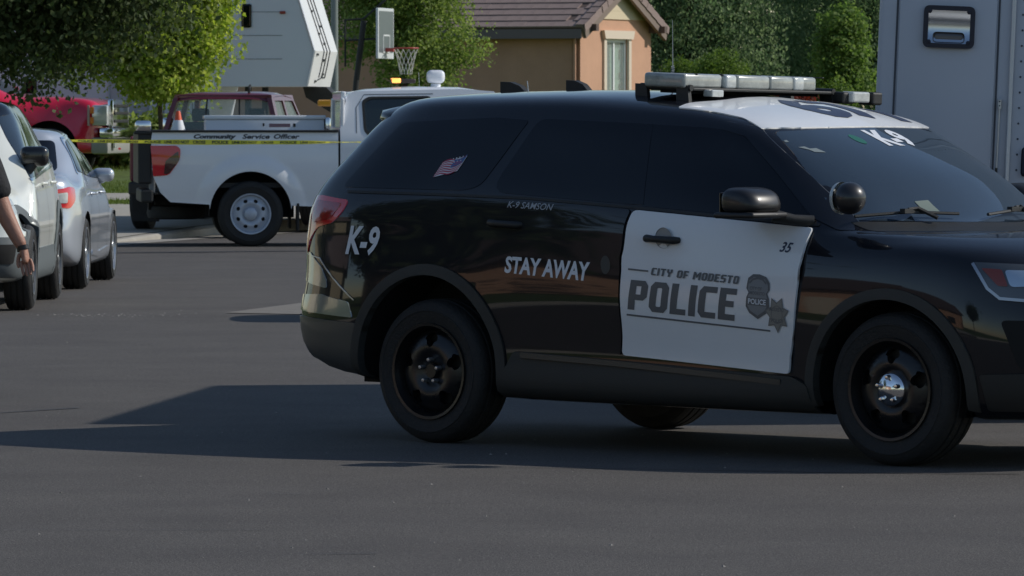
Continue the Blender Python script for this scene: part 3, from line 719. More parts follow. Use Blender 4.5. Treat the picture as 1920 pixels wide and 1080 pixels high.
# windshield and header
ws = rounded([(-.645, 1.548), (-.71, 1.38), (-.815, 1.135), (-.4, 1.125), (0, 1.12), (.4, 1.125), (.815, 1.135), (.71, 1.38), (.645, 1.548), (.3, 1.562), (0, 1.566), (-.3, 1.562)], [.03, .1, .03, .1, .1, .1, .03, .1, .03, .1, .1, .1])
wsh = panel([ws], hs, FRONT, wind_glass, 'windshield', suv, .004, .006, .05)
roofp = rounded([(1.34, -.655), (1.56, -.635), (1.72, -.630), (1.865, -.668), (1.905, -.61), (1.965, -.47), (2.0, -.32), (2.018, -.15), (2.025, 0), (2.018, .15), (2.0, .32), (1.965, .47), (1.905, .61), (1.865, .668), (1.72, .630), (1.56, .635), (1.34, .655)], .012)
rp = panel([roofp], hs, TOP, white_vinyl, 'roof_panel', suv, .006, .006, .04); rp['label'] = 'white front half of the roof with black unit number'
# roof number, read from the front
num = text_bm('671', None, 0, .045, corners=[(1.935, -.20), (1.935, .46), (1.47, .46), (1.47, -.20)])
decal(num, hs, TOP, decal_navy, 'roof_number', rp, .0085)
k9 = text_bm('K-9', None, 0, .04, corners=[(-.14, 1.478), (.10, 1.478), (.10, 1.556), (-.14, 1.556)])
# windshield lettering (read from the front: +y is reader's right)
decal(k9, hs, FRONT, decal_white, 'lettering', wsh, .0085)
gr = bmesh.new(); c = [(-.27 + .03 * math.cos(a), 1.512 + .022 * math.sin(a)) for a in np.linspace(0, 6.28, 16)[:-1]]
gr.free(); decal(flat([c], .1), hs, FRONT, mat('tag_green', (.015, .12, .09), .5), 'sticker', wsh, .008)
panel([rounded([(-.42, 1.165), (-.34, 1.165), (-.34, 1.225), (-.42, 1.22)], .004)], hs, FRONT, mat('paper', (.13, .17, .15), .6), 'sticker', wsh, .008, .001)
decal(flat([[(-.64, 1.475), (-.61, 1.478), (-.60, 1.468), (-.57, 1.47), (-.555, 1.45), (-.60, 1.452), (-.61, 1.463)]], .1), hs, FRONT, mat('paper2', (.20, .24, .25), .6), 'sticker', wsh, .008)
decal(flat([[(-.66, 1.505), (-.645, 1.509), (-.645, 1.50), (-.66, 1.498)]], .1), hs, FRONT, mat('paper2', (.20, .24, .25), .6), 'sticker', wsh, .008)
# A-pillars
for fr, sg in ((SIDE, -1), (LEFT, 1)):
    pa = rounded([(1.66, 1.60), (1.855, 1.57), (2.22, 1.335), (2.59, 1.09), (2.48, 1.09), (2.33, 1.145), (1.82, 1.525), (1.66, 1.562)], .02)
    panel([pa], hs, fr, black_paint, 'windshield_pillar', suv, .006, .006, .05)
# cowl + wipers
panel([rounded([(-.80, 1.085), (.80, 1.085), (.80, 1.128), (0, 1.118), (-.80, 1.128)], .01)], hs, FRONT, dark_plastic, 'cowl', suv, .012, .01, .06)
def wiper(y0, y1, y2):
    mb = MB()
    def P(y, z, o=.03): p, n = hs.hit(Vector((8, y, z)), Vector((-1, 0, 0))); return p + n * o
    mb.tube([P(y0, 1.128), P((y0 + y1) / 2, 1.146), P(y1, 1.134)], .008, 6)
    mb.tube([P(y2, 1.115, .03), P((y0 + y1) / 2 + .05, 1.15, .045), P((y0 + y1) / 2, 1.148, .04)], .011, 6)
    mb.cbox(tuple(P((y0 + y1) / 2, 1.146, .036)), (.03, .10, .022)); return mb.build('wiper', dark_plastic, suv, 40)
wiper(-.78, -.30, -.45); wiper(-.14, .40, .15)
# mirrors
for sg in (-1, 1):
    mb = MB(); c = (2.135, sg * 1.10, 1.215)
    bm = bmesh.new(); bmesh.ops.create_uvsphere(bm, u_segments=28, v_segments=16, radius=1)
    vs = []
    for v in bm.verts:
        x, y, z = v.co
        sq = lambda t, p: math.copysign(abs(t) ** p, t)
        X = sq(x, .45 if x < 0 else .7) * (.085 if x < 0 else .125); Y = sq(y, .5) * .135; Z = sq(z, .6) * (.075 if z > 0 else .055)
        if z > 0: X *= 1 - .25 * z; 
        vs.append(Vector((c[0] + X + Z * -.15, c[1] + Y * sg * 1, c[2] + Z)))
    fs = [[v.index for v in f.verts] for f in bm.faces]; bm.free()
    mb.add(vs, fs)
    mr = mb.build('mirror', mat('mirror_shell', (.010, .010, .011), .4, coat=.2), suv, 60)
    MB().tube([(2.20, sg * 1.00, 1.155), (2.27, sg * .93, 1.135), (2.33, sg * .86, 1.125)], [.032, .026, .032], 10).build('mirror_arm', dark_plastic, mr, 60)
    MB().rbox((c[0] + .01, c[1], 1.158), (.24, .27, .03), .012).build('mirror_base', mat('mirror_lower', (.012, .012, .013), .5), mr, 50)
    MB().rbox((c[0] - .086, c[1], c[2]), (.006, .22, .10), .003).build('mirror_glass', tint_glass, mr)
# pillar spotlights
for sg in (-1, 1):
    c = Vector((2.60, sg * .93, 1.24)); mb = MB(); mb.sphere(c, .078, 28, 18, (1, 1, .98))
    spx = mb.build('spotlight', mat('spot_black', (.012, .012, .014), .38, coat=.4), suv, 60)
    MB().lathe([(.0, .0), (.06, .0), (.074, .012), (.076, .03)], 28, 'X', Matrix.Translation(c + Vector((-.074, 0, 0)))).build('lens', lens_clear, spx, 50)
    mb = MB(); mb.tube([c + Vector((-.06, -sg * .01, -.01)), (2.52, sg * .91, 1.235), (2.47, sg * .885, 1.24)], [.018, .014, .016], 10); mb.build('bracket', chrome, spx, 60)
    MB().tube([(2.475, sg * .885, 1.285), (2.50, sg * .885, 1.205)], [.018, .028], 10).build('mount', chrome, spx, 60)
# headlight, grille, fog, bumper
def pf(x, y, z, A): p = Vector((x, y, z)) - A[0]; return (p.dot(A[1]), p.dot(A[2]))
for fr0, sg in ((SIDE, -1), (LEFT, 1)):
    A = skew(fr0, R(40) * (1 if sg < 0 else -1))
    P = lambda x, y, z: pf(x, sg * y, z, A)
    hl = rounded([P(3.27, .90, .955), P(3.52, .80, .945), P(3.72, .50, .94), P(3.74, .46, .80), P(3.52, .84, .775), P(3.43, .90, .785), P(3.37, .92, .84)], [.02, .03, .02, .02, .03, .04, .04])
    h_ = panel([hl], hs, A, mat('headlamp_glass', (.06, .065, .07), .06, coat=1, spec=.8), 'headlight', suv, .006, .012, .04)
    panel([rounded([P(3.335, .90, .928), P(3.43, .87, .922), P(3.46, .865, .845), P(3.42, .89, .848)], .01)], hs, A, mat('amber_dark', (.20, .04, .03), .3, coat=.5), 'turn_signal', h_, .011, .004, .05)
    panel([rounded([P(3.44, .865, .92), P(3.60, .72, .915), P(3.61, .72, .85), P(3.47, .86, .842)], .02)], hs, A, mat('headlamp_bright', (.5, .6, .7), .15, metal=.6), 'reflector', h_, .011, .004, .05)
    panel([strip2([P(3.285, .90, .95), P(3.385, .92, .835), P(3.44, .90, .79), P(3.53, .84, .782), P(3.74, .46, .806)], .014)], hs, A, steel, 'bezel', h_, .013, .006, .05)
    panel([rounded([P(3.44, .90, .69), P(3.62, .78, .69), P(3.68, .72, .47), P(3.52, .86, .47)], .03)], hs, A, under, 'fog_light_recess', suv, .006, .01, .05)
    panel([rounded([P(3.36, .95, .44), P(3.66, .78, .45), P(3.85, .45, .45), P(3.85, .45, .28), P(3.66, .72, .27), P(3.38, .9, .27)], .02)], hs, A, dark_plastic, 'front_bumper', suv, .014, .02, .06)
panel([rounded([(-.52, .93), (.52, .93), (.46, .66), (-.46, .66)], .05)], hs, FRONT, under, 'grille', suv, .01, .01, .08)
for z in (.71, .79, .87): panel([rounded([(-.50, z - .015), (.50, z - .015), (.50, z + .015), (-.50, z + .015)], .01)], hs, FRONT, dark_plastic, 'grille_bar', suv, .025, .02, .1)
mb = MB()
for sg in (-1, 1): mb.tube([(3.93, sg * .28, .30), (3.97, sg * .28, .6), (3.90, sg * .25, .93)], .03, 8)
mb.tube([(3.92, -.30, .9), (3.92, .30, .9)], .03, 8); mb.tube([(3.97, -.30, .55), (3.97, .30, .55)], .03, 8)
mb.build('push_bumper', dark_plastic, suv, 50)
# decals on the near side (and a plain repeat on the far side door)
ds_ = Surf(doors[0].data); rs_ = Surf(rdoor.data)
def sdec(bm, m, name, par=suv, off=.011):
    if par is doors[0]: return decal(bm, ds_, SIDE, m, name, par, .0022 + max(0, off - .0125) * .25)
    if par is rdoor: return decal(bm, rs_, SIDE, m, name, par, .0015)
    return decal(bm, hs, SIDE, m, name, par, off)
CR = .013
sdec(text_bm('K-9', None, .25, .030, corners=[(-.555, .925), (-.325, .925), (-.325, 1.07), (-.555, 1.075)]), decal_light, 'lettering', suv, .005)
sdec(text_bm('STAY AWAY', None, .18, .035, corners=[(.517, .855), (1.065, .822), (1.065, .917), (.517, .938)]), decal_light, 'lettering', rdoor)
sdec(text_bm('K-9 SAMSON', None, .35, .006, corners=[(.505, 1.174), (.80, 1.162), (.80, 1.194), (.505, 1.207)]), mat('decal_dim', (.34, .37, .42), .5), 'lettering', rdoor)
D0 = doors[0]
sdec(block_bm('POLICE', None, .16, corners=[(1.308, .695), (1.985, .652), (1.985, .806), (1.308, .838)]), decal_grey, 'lettering', D0, .0125)
sdec(block_bm('CITY OF MODESTO', None, .25, corners=[(1.452, .862), (1.995, .828), (1.995, .866), (1.452, .898)], gap=.16), decal_grey, 'lettering', D0, .0215)
sdec(flat([[(1.31, .884), (1.435, .876), (1.435, .884), (1.31, .892)]], .1), decal_grey, 'stripe', D0, .018)
sdec(flat([[(1.300, .664), (2.18, .608), (2.18, .616), (1.300, .673)]], .06), decal_grey, 'stripe', D0, .0135)
sdec(text_bm('35', None, .35, .02, corners=[(2.215, .985), (2.29, .980), (2.29, 1.028), (2.215, 1.033)]), decal_navy, 'lettering', D0, .012)
# shield badge
cx, cz = 2.108, .778
sh = [(-.066, .05), (-.060, .078), (-.03, .098), (.01, .100), (.05, .090), (.072, .062), (.074, .03), (.060, .012), (.072, -.01), (.074, -.05), (.050, -.083), (0, -.112), (-.05, -.086), (-.070, -.055), (-.066, -.012), (-.054, .010), (-.068, .03)]
sh2 = [(u * .86, v * .86) for u, v in sh]
tr = lambda L, x, z, s=1: [(x + u * s, z + v * s - (u * s) * .055) for u, v in L]
sdec(flat([tr(sh, cx, cz)], .05), decal_grey, 'emblem', D0, .0175)
sdec(flat([tr(sh2, cx, cz), ], .05), mat('decal_mid', (.20, .215, .23), .4), 'emblem_field', D0, .0195)
sdec(flat([tr([(-.062, -.012), (.062, -.012), (.062, -.048), (-.062, -.048)], cx, cz)], .05), decal_grey, 'emblem_band', D0, .0215)
sdec(text_bm('POLICE', None, 0, .02, corners=tr([(-.054, -.043), (.054, -.043), (.054, -.017), (-.054, -.017)], cx, cz)), decal_light, 'lettering', D0, .0235)
sdec(text_bm('CITY OF\nMODESTO', None, 0, .01, corners=tr([(-.046, .002), (.046, .002), (.046, .04), (-.046, .04)], cx, cz)), decal_grey, 'lettering', D0, .0235)
arc = [(-.05, .055), (-.03, .074), (0, .082), (.03, .077), (.052, .058)]
sdec(flat([tr(strip2(arc, .010), cx, cz)], .05), decal_grey, 'emblem_arc', D0, .0235)
# seven point star
sx, sz = 2.228, .690
st = []
for k in range(14):
    a = R(90) + math.pi * k / 7 + R(180); r = .088 if k % 2 == 0 else .056; st.append((sx + r * .84 * math.cos(a), sz + r * math.sin(a)))
sdec(flat([st], .05), mat('star_grey', (.15, .15, .145), .4), 'emblem', D0, .0255)
st2 = [(sx + (u - sx) * .88, sz + (v - sz) * .88) for u, v in st]
sdec(flat([st2], .05), mat('star_tan', (.22, .215, .195), .4), 'emblem_field', D0, .0265)
rg = [(sx + .040 * .9 * math.cos(a), sz + .044 * math.sin(a)) for a in np.linspace(0, 6.283, 25)[:-1]]; rg2 = [(sx + .034 * .9 * math.cos(a), sz + .038 * math.sin(a)) for a in np.linspace(0, 6.283, 25)[:-1]]
sdec(flat([rg, rg2], .05), mat('star_grey', (.15, .15, .145), .4), 'emblem_ring', D0, .0275)
sdec(text_bm('MODESTO', None, 0, .02, corners=[(sx - .044, sz + .018), (sx + .044, sz + .012), (sx + .040, sz + .030), (sx - .040, sz + .036)]), decal_grey, 'lettering', D0, .0285)
sdec(text_bm('POLICE', None, 0, .02, corners=[(sx - .034, sz - .036), (sx + .036, sz - .040), (sx + .040, sz - .022), (sx - .040, sz - .018)]), decal_grey, 'lettering', D0, .0285)
# flag on the quarter glass
def wave(u): return .012 * math.sin(u * 9 + 1)
def flagstrip(a, b, i0, i1, m):
    # flag space: s 0..1 (left to right), t 0..1 (bottom to top)
    def F(s, t): return (-.030 + .150 * s + .035 * t, 1.318 + .075 * t + .034 * s + .008 * math.sin(s * 7))
    L = [F(s, i0) for s in np.linspace(a, b, 8)] + [F(s, i1) for s in np.linspace(b, a, 8)]
    sdec(flat([L], .05), m, 'flag_stripe' if m is not fl_b else 'flag_canton', flg, .0075)
fl_r = mat('flag_red', (.42, .03, .08), .5); fl_w = mat('flag_white', (.66, .66, .70), .5); fl_b = mat('flag_blue', (.03, .14, .34), .5)
flg = sdec(flat([[(-.03, 1.318), (.12, 1.35), (.155, 1.425), (.005, 1.393)]], .05), fl_w, 'flag_decal', wins[0], .0068)
for i in range(7): flagstrip(0, 1, i * 2 / 13, (i * 2 + 1) / 13, fl_r)
flagstrip(.52, 1.0, .46, 1.0, fl_b)
for k in range(8):
    u = .045 + .02 * (k % 4) + .008 * (k // 4); v = 1.39 + .02 * (k // 4) + .004 * (k % 4)
    sdec(flat([[(u + .014, v - .003), (u + .020, v - .003), (u + .020, v + .003), (u + .014, v + .003)]], .1), fl_w, 'flag_star', flg, .009)
# small round emblem on rear door
eb = [(1.16 + .03 * math.cos(a), .905 + .045 * math.sin(a)) for a in np.linspace(0, 6.283, 17)[:-1]]
sdec(flat([eb], .05), mat('decal_faint', (.035, .037, .035), .5), 'emblem', rdoor)
# light bar on brackets
lb = empty('light_bar', (1.13, .09, 1.768)); lb.parent = suv; lb.rotation_euler = (-R(.8), R(2.0), 0)
lens_smoke = mat('lens_smoke', (.34, .36, .34), .25, coat=.6, var=.25, vscale=18)
MB().rbox((0, 0, -.018), (.30, 1.10, .016), .005).build('base_plate', dark_plastic, lb)
for i, (y0, y1) in enumerate(((-.60, -.30), (-.30, -.21), (-.21, .05), (.05, .24), (.24, .33), (.33, .45))):
    MB().rbox((0, (y0 + y1) / 2, .022), (.30 if i not in (0, 5) else .26, y1 - y0 - .001, .070), .016, seg=3).build('lamp_module', lens_clear if i in (1, 4) else lens_smoke, lb, 50)
mb = MB()
for y in (-.5, -.3, 0, .3, .5): mb.rbox((0, y, .056), (.26, .012, .006), .002)
mb.build('lens_rib', dark_plastic, lb)
for sg in (-1, 1):
    for x in (-.16, .10):
        mb = MB(); mb.prism([(x - .03, -.115), (x + .055, -.115), (x + .035, .0), (x - .035, .0)], (sg * .57 - .012, sg * .57 + .012)); mb.build('mount', dark_plastic, lb)
    MB().tube([(-.17, sg * .565, -.012), (.15, sg * .565, -.012)], .016, 8).build('end_rail', dark_plastic, lb, 50)
MB().rbox((.17, -.42, -.035), (.06, .09, .035), .006).build('alley_light', lens_clear, lb)
MB().box((-.06, -.55, -.04), (.06, .55, -.026)).build('wiring_tray', under, lb)
# second smaller lamp unit further over the far side
MB().rbox((.16, .62, -.040), (.10, .10, .06), .012).build('alley_light', dark_plastic, lb)
MB().rbox((.20, .68, -.035), (.08, .14, .055), .010).build('alley_light', lens_clear, lb)
MB().rbox((.20, .80, -.04), (.10, .08, .065), .010).build('alley_light', dark_plastic, lb)
# antennas
def fin(x, y, z, ln=.16, h=.065):
    mb = MB(); mb.prism([(x - ln * .5, z), (x - ln * .5, z + h), (x - ln * .15, z + h * .97), (x + ln * .18, z + h * .7), (x + ln * .5, z)], (y - .02, y + .02)); return mb.build('antenna_fin', dark_plastic, suv, 30)
fin(-.26, 0, 1.725, .19, .072); fin(.167, 0, 1.735, .16, .068)
MB().tube([(.77, 0, 1.74), (.77, 0, 1.85)], .004, 6).tube([(.77, 0, 1.85), (.77, 0, 1.95), (.768, 0, 2.10)], [.0028, .002, .0012], 6).build('whip_antenna', steel, suv, 50)
mb = MB(); mb.tube([(.77 + .008 * math.cos(a), .008 * math.sin(a), 1.81 + a * .0014) for a in np.linspace(0, 44, 90)], .0016, 5); mb.build('antenna_coil', steel, suv)
MB().tube([(-.18, 0, 1.73), (-.19, 0, 1.80)], .003, 5).build('antenna_stub', steel, suv)
# exhaust / hitch
MB().tube([(-1.05, -.5, .36), (-.7, -.5, .36)], .03, 10).build('exhaust_pipe', dark_plastic, suv, 50)
# ------------------------------------------------------------------ other vehicles
def lerp(a, b, t): return a + (b - a) * t
def gen_rows(s):
    """net rows for a closed car body: s holds the main dimensions (rear axle at x=0)"""
    xr, xf, w = s['xr'], s['xf'], s['w']; wb = s['wb']
    side = [xr + .42, 0, wb * .27, wb * .5, wb * .72, s['xc'] - .18]
    def low(x0, x1, wd, zr, zs, zf, cr=.86):
        r = [(x0, 0, zr), (x0 + .03, wd * .5, zr), (x0 + .16, wd * cr, zr), (x0 + .44, wd * .965, lerp(zr, zs, .6))]
        r += [(x, wd, zs) for x in side[1:]]
        r += [(wb, wd, zs if zf < zs else lerp(zs, zf, .3)), (x1 - .46, wd * .965, lerp(zs, zf, .7)), (x1 - .18, wd * cr, zf), (x1 - .045, wd * .46, zf), (x1, 0, zf)]
        return r
    zb, zsr, zsf = s['zb'], s['zs_r'], s['zs_f']
    rows = [[(x * .9 + (xr + xf) * .05, min(y, .15) if y else 0, zb + .03) for x, y, z in low(xr, xf, .9, 0, 0, 0)]]
    rows.append(low(xr + .10, xf - .12, w - .09, s.get('zbr', zb + .10), zb, zb + .04))
    rows.append(low(xr + .03, xf - .05, w - .03, s.get('zbr', zb + .10) + .06, zb + .06, zb + .10))
    rows.append(low(xr, xf - .0, w - .01, .52, .50, .48))
    rows.append(low(xr + .03, xf - .03, w, .74, .70, .64))
    def shoulder(x0, x1, wd, zr, zmid, zf):
        r = low(x0, x1, wd, zr, zmid, zf); out = []
        for i, (x, y, z) in enumerate(r):
            if 3 <= i <= 8: z = lerp(zr, zf, (x - x0) / (x1 - x0)) if False else lerp(zsr, zsf, min(1, max(0, x / wb)))
            out.append((x, y, z))
        return out
    rows.append(shoulder(xr + s.get('rin', .06), xf - .10, w - .035, s['zdeck'], 0, s['zhf']))
    # intermediate: deck / hood crown
    zb2r, zb2f = s['zbelt_r'], s['zbelt_f']
    xrb, xc, zc = s['xrb'], s['xc'], s['zc']
    zrb = s['zrb']
    def belt(k, dz=0):
        xs = [None, None, None, xrb + .22, max(.0, xrb + .4), wb * .27, wb * .5, wb * .72, xc - .30]
        wd = w - .075
        rr = [(xrb, 0, zrb), (xrb + .02, wd * .48, zrb), (xrb + .08, wd * .80, zrb)]
        for i in range(3, 9):
            x = xs[i]; rr.append((x, wd * (.93 if i == 3 else .965 if i == 8 else 1), lerp(zb2r, zb2f, min(1, max(0, x / wb)))))
        rr += [(xc - .14, wd * .82, zc - .02), (xc - .06, wd * .6, zc), (xc - .02, wd * .38, zc), (xc - .003, wd * .18, zc), (xc, 0, zc)]
        return rr
    bl = belt(0); sh = rows[-1]; mid = []
    for i, (a, b) in enumerate(zip(sh, bl)):
        t = .45; z = lerp(a[2], b[2], .78 if (i > 8 or (i < 3 and s['kind'] == 'sedan')) else .5)
        mid.append((lerp(a[0], b[0], t), lerp(a[1], b[1], t), z))
    rows += [mid, bl]
    xrt, xwt, zr = s['xrt'], s['xwt'], s['zroof']; tw = s.get('tw', w - .33)
    def upper(f, wd, z, dz=0):
        x0 = lerp(xrb, xrt, f); x1 = lerp(xc, xwt, f)
        r = [(x0, 0, z), (x0 + .02, wd * .48, z), (x0 + .09, wd * .82, z), (x0 + .26, wd * .96, z)]
        xa = x0 + .26; xb = x1 - .30
        for k in range(1, 5): r.append((lerp(xa, xb, k / 5 + .0), wd, z))
        r += [(xb, wd * .97, z - dz), (x1 - .14, wd * .80, z), (x1 - .07, wd * .58, z), (x1 - .025, wd * .36, z), (x1 - .005, wd * .17, z), (x1, 0, z)]
        return r
    ze = zr - .13
    rows.append(upper(.52, lerp(w - .075, tw, .5), lerp((zrb + zc) / 2, ze, .52)))
    rows.append(upper(1.0, tw, ze, .01))
    rows.append([(lerp(x, (xrt + xwt) / 2, .10), y * .90, zr - .055 - (.02 if i > 8 else 0)) for i, (x, y, z) in enumerate(upper(1, tw, ze))])
    rows.append([(lerp(x, (xrt + xwt) / 2, .30), y * .62, zr - .014 - (.012 if i > 8 else 0)) for i, (x, y, z) in enumerate(upper(1, tw, ze))])
    rows.append([(lerp(x, (xrt + xwt) / 2, .60), 0, zr - (.004 if i > 8 else 0)) for i, (x, y, z) in enumerate(upper(1, tw, ze))])
    return rows
def simple_handle(parent, x, y, z, m, sg):
    MB().tube([(x - .09, y, z), (x - .06, y + sg * .03, z), (x + .06, y + sg * .03, z), (x + .09, y, z)], [.012, .014, .014, .012], 8).build('door_handle', m, parent, 60)

# ---- silver sedan, parked on the left, tail towards us
sed = empty('silver_sedan', (-4.87, 53.1, 0), R(89.0), 'silver sedan parked along the left kerb, its red tail light facing the camera', 'car')
spec = dict(kind='sedan', xr=-1.05, xf=3.72, w=.925, wb=2.85, zb=.20, zs_r=.93, zs_f=.86, zdeck=1.00, zhf=.76, zbelt_r=1.02, zbelt_f=.96,
            xrb=-.30, zrb=1.08, xc=2.42, zc=1.00, xrt=.22, xwt=1.55, zroof=1.50, tw=.66, rin=.03)
raw2 = net_body(gen_rows(spec), 9, 7); ss = Surf(raw2); wells(ss, [(0, .34, .385, .385), (2.85, .34, .385, .385)], sed)
link('body', cut_arches(raw2, [(0, .34, .385, .385), (2.85, .34, .385, .385)], deep=.60), silver_paint, sed)
MB().box((-.7, -.6, .2), (3.4, .6, .55)).build('underbody', under, sed)
for x in (0, 2.85):
    for sg in (-1, 1): make_wheel('wheel', sed, x, sg * .80, .335, sg, r=.335, w=.235, rim_r=.235, style='alloy', rim_m=steel)
for fr in (SIDE, LEFT):
    panel([rounded([(.22, 1.09), (.55, 1.37), (1.12, 1.40), (1.16, 1.03)], [.03, .1, .02, .02])], ss, fr, tint_glass, 'rear_door_window', sed, .007, .006, .035)
    panel([rounded([(1.21, 1.03), (1.17, 1.40), (1.45, 1.38), (1.75, 1.22), (2.05, 1.00)], [.02, .02, .1, .1, .02])], ss, fr, tint_glass, 'front_door_window', sed, .007, .006, .035)
    panel([strip2([(.14, 1.07), (.52, 1.40), (1.15, 1.43), (1.50, 1.41), (1.85, 1.22), (2.14, .985)], .018)], ss, fr, chrome, 'window_trim', sed, .008, .006, .04)
    for u in (.36, 1.19, 2.12):
        panel([strip2([(u - .06, .30), (u, .62), (u, .97)], .008)], ss, fr, under, 'door_seam', sed, .0015, 0)
    panel([strip2([(.5, .33), (1.2, .30), (2.2, .33)], .05)], ss, fr, silver_paint, 'sill', sed, .012, .02)
    A = skew(fr, R(-42) * (1 if fr is SIDE else -1)); sg = -1 if fr is SIDE else 1
    P = lambda x, y, z: pf(x, sg * y, z, A)
    t_ = panel([rounded([P(-.98, .62, .92), P(-.80, .85, .96), P(-.62, .88, .95), P(-.66, .88, .84), P(-.82, .84, .76), P(-.99, .62, .78)], .03)], ss, A, lens_red, 'tail_light', sed, .008, .01)
    panel([rounded([P(-.97, .64, .89), P(-.84, .82, .91), P(-.85, .82, .81), P(-.98, .64, .81)], .02)], ss, A, lens_clear, 'lens', t_, .012, .003)
    mb = MB()
    mb.rbox((1.90, sg * .90, 1.04), (.14, .21, .13), .055, seg=4); m_ = mb.build('mirror', silver_paint, sed, 60)
    MB().tube([(1.90, sg * .90, .99), (1.93, sg * .82, .97)], .028, 8).build('mirror_arm', silver_paint, m_, 60)
    for x in (.62, 1.62): simple_handle(sed, x, sg * .90, .88, silver_paint, sg)
panel([rounded([(-.66, 1.10), (-.58, 1.38), (.58, 1.38), (.66, 1.10)], .05)], ss, REAR, tint_glass, 'rear_window', sed, .008, .006, .035)
panel([rounded([(-.28, .62), (.28, .62), (.28, .76), (-.28, .76)], .02)], ss, REAR, white_vinyl, 'license_plate', sed, .01, .01)
panel([rounded([(-.60, .24), (.60, .24), (.50, .38), (-.50, .38)], .03)], ss, REAR, dark_plastic, 'rear_valance', sed, .01, .01)
panel([strip2([(-.60, .99), (0, 1.0), (.60, .99)], .02)], ss, REAR, chrome, 'trim_strip', sed, .012, .01)
panel([rounded([(-.60, 1.02), (-.45, 1.36), (.45, 1.36), (.60, 1.02)], .05)], ss, FRONT, blue_glass, 'windshield', sed, .008, .006, .035)

grey_sed = copy_tree(sed); grey_sed.location = (.20, 45.6, 0); grey_sed.rotation_euler = (0, 0, R(2))
prop(grey_sed, 'silver sedan standing across the road, hidden behind the police SUV', 'car'); sed['group'] = grey_sed['group'] = 'silver sedans'
# ---- white crossover in front of it, nose towards us
cro = empty('white_crossover', (-4.90, 50.1, 0), R(-90), 'white crossover SUV with black mirrors parked nose first at the left edge', 'SUV')
spec = dict(kind='suv', xr=-.93, xf=3.62, w=.925, wb=2.70, zb=.22, zs_r=1.02, zs_f=.99, zdeck=1.02, zhf=.93, zbelt_r=1.17, zbelt_f=1.08,
            xrb=-.80, zrb=1.16, xc=2.40, zc=1.08, xrt=-.38, xwt=1.55, zroof=1.75, tw=.62)
raw3 = net_body(gen_rows(spec), 9, 7); cs = Surf(raw3); wells(cs, [(0, .37, .42, .43), (2.70, .37, .42, .43)], cro)
link('body', cut_arches(raw3, [(0, .37, .42, .43), (2.70, .37, .42, .43)], deep=.60), cream_paint, cro)
MB().box((-.6, -.6, .24), (3.3, .6, .6)).build('underbody', under, cro)
for x in (0, 2.70):
    for sg in (-1, 1): make_wheel('wheel', cro, x, sg * .81, .355, sg, r=.355, w=.235, rim_r=.225, style='alloy', rim_m=mat('rim_mid', (.16, .165, .17), .4, metal=.7))
for fr in (SIDE, LEFT):
    sg = -1 if fr is SIDE else 1
    for cx in (0, 2.70): flare(cx, .37, .42, .43, .075, R(-22), R(202), fr, cs, cro, clad_grey, th=.05)
    panel([rounded([(.44, .22), (.52, .42), (.62, .50), (2.1, .50), (2.22, .40), (2.26, .22)], .03)], cs, fr, clad_grey, 'rocker_panel', cro, .012, .03)
    panel([rounded([(-.64, 1.23), (-.46, 1.60), (.18, 1.63), (.20, 1.19)], [.04, .03, .02, .02])], cs, fr, blue_glass, 'quarter_window', cro, .007, .006, .035)
    panel([rounded([(.23, 1.19), (.21, 1.63), (1.00, 1.635), (1.03, 1.145)], .02)], cs, fr, blue_glass, 'rear_door_window', cro, .007, .006, .035)
    panel([rounded([(1.06, 1.14), (1.04, 1.635), (1.42, 1.62), (1.75, 1.40), (2.08, 1.09)], [.02, .02, .08, .1, .02])], cs, fr, blue_glass, 'front_door_window', cro, .007, .006, .035)
    panel([strip2([(-.55, 1.20), (.2, 1.165), (1.05, 1.125), (2.12, 1.075)], .022)], cs, fr, chrome, 'belt_molding', cro, .009, .006, .04)
    for pts in ([(.40, .55), (.28, .80), (.22, 1.15)], [(1.05, .50), (1.06, 1.13)], [(2.12, .52), (2.14, 1.06)]):
        panel([strip2(pts, .009)], cs, fr, under, 'door_seam', cro, .0015, 0)
    mb = MB(); mb.rbox((1.92, sg * .87, 1.27), (.15, .24, .17), .055, seg=4); m_ = mb.build('mirror', mat('mirror_black', (.006, .006, .007), .25, coat=.6), cro, 60)
    MB().tube([(1.93, sg * .86, 1.22), (1.97, sg * .80, 1.12)], [.05, .04], 10).build('mirror_arm', dark_plastic, m_, 60)
    for x in (.42, 1.30): simple_handle(cro, x, sg * .895, 1.035, cream_paint, sg)
    A = skew(fr, R(40) * (1 if fr is SIDE else -1)); P = lambda x, y, z: pf(x, sg * y, z, A)
    panel([rounded([P(3.10, .89, .93), P(3.42, .72, .93), P(3.55, .50, .90), P(3.56, .5, .82), P(3.40, .80, .78), P(3.18, .90, .84)], .03)], cs, A, lens_clear, 'headlight', cro, .008, .01)
    panel([rounded([P(3.05, .9, .62), P(3.35, .82, .62), P(3.62, .40, .62), P(3.62, .40, .30), P(3.35, .80, .28), P(3.10, .88, .28)], .03)], cs, A, clad_grey, 'front_bumper', cro, .012, .02)
    panel([rounded([P(3.36, .80, .56), P(3.52, .66, .56), P(3.52, .66, .40), P(3.38, .78, .40)], .02)], cs, A, under, 'fog_light', cro, .02, .012)
    panel([rounded([P(-.80, .80, 1.12), P(-.55, .90, 1.12), P(-.58, .90, 1.0), P(-.82, .80, .96)], .03)], cs, skew(fr, R(-42) * (1 if fr is SIDE else -1)), lens_red, 'tail_light', cro, .008, .01) if False else None
panel([rounded([(-.72, -.52), (-.20, -.66), (1.1, -.66), (1.50, -.50), (1.50, .50), (1.1, .66), (-.20, .66), (-.72, .52)], .05)], cs, TOP, pil, 'roof_panel', cro, .007, .006, .035)
panel([rounded([(-.60, 1.10), (-.50, 1.54), (.50, 1.54), (.60, 1.10)], .05)], cs, FRONT, wind_glass, 'windshield', cro, .007, .006, .035)
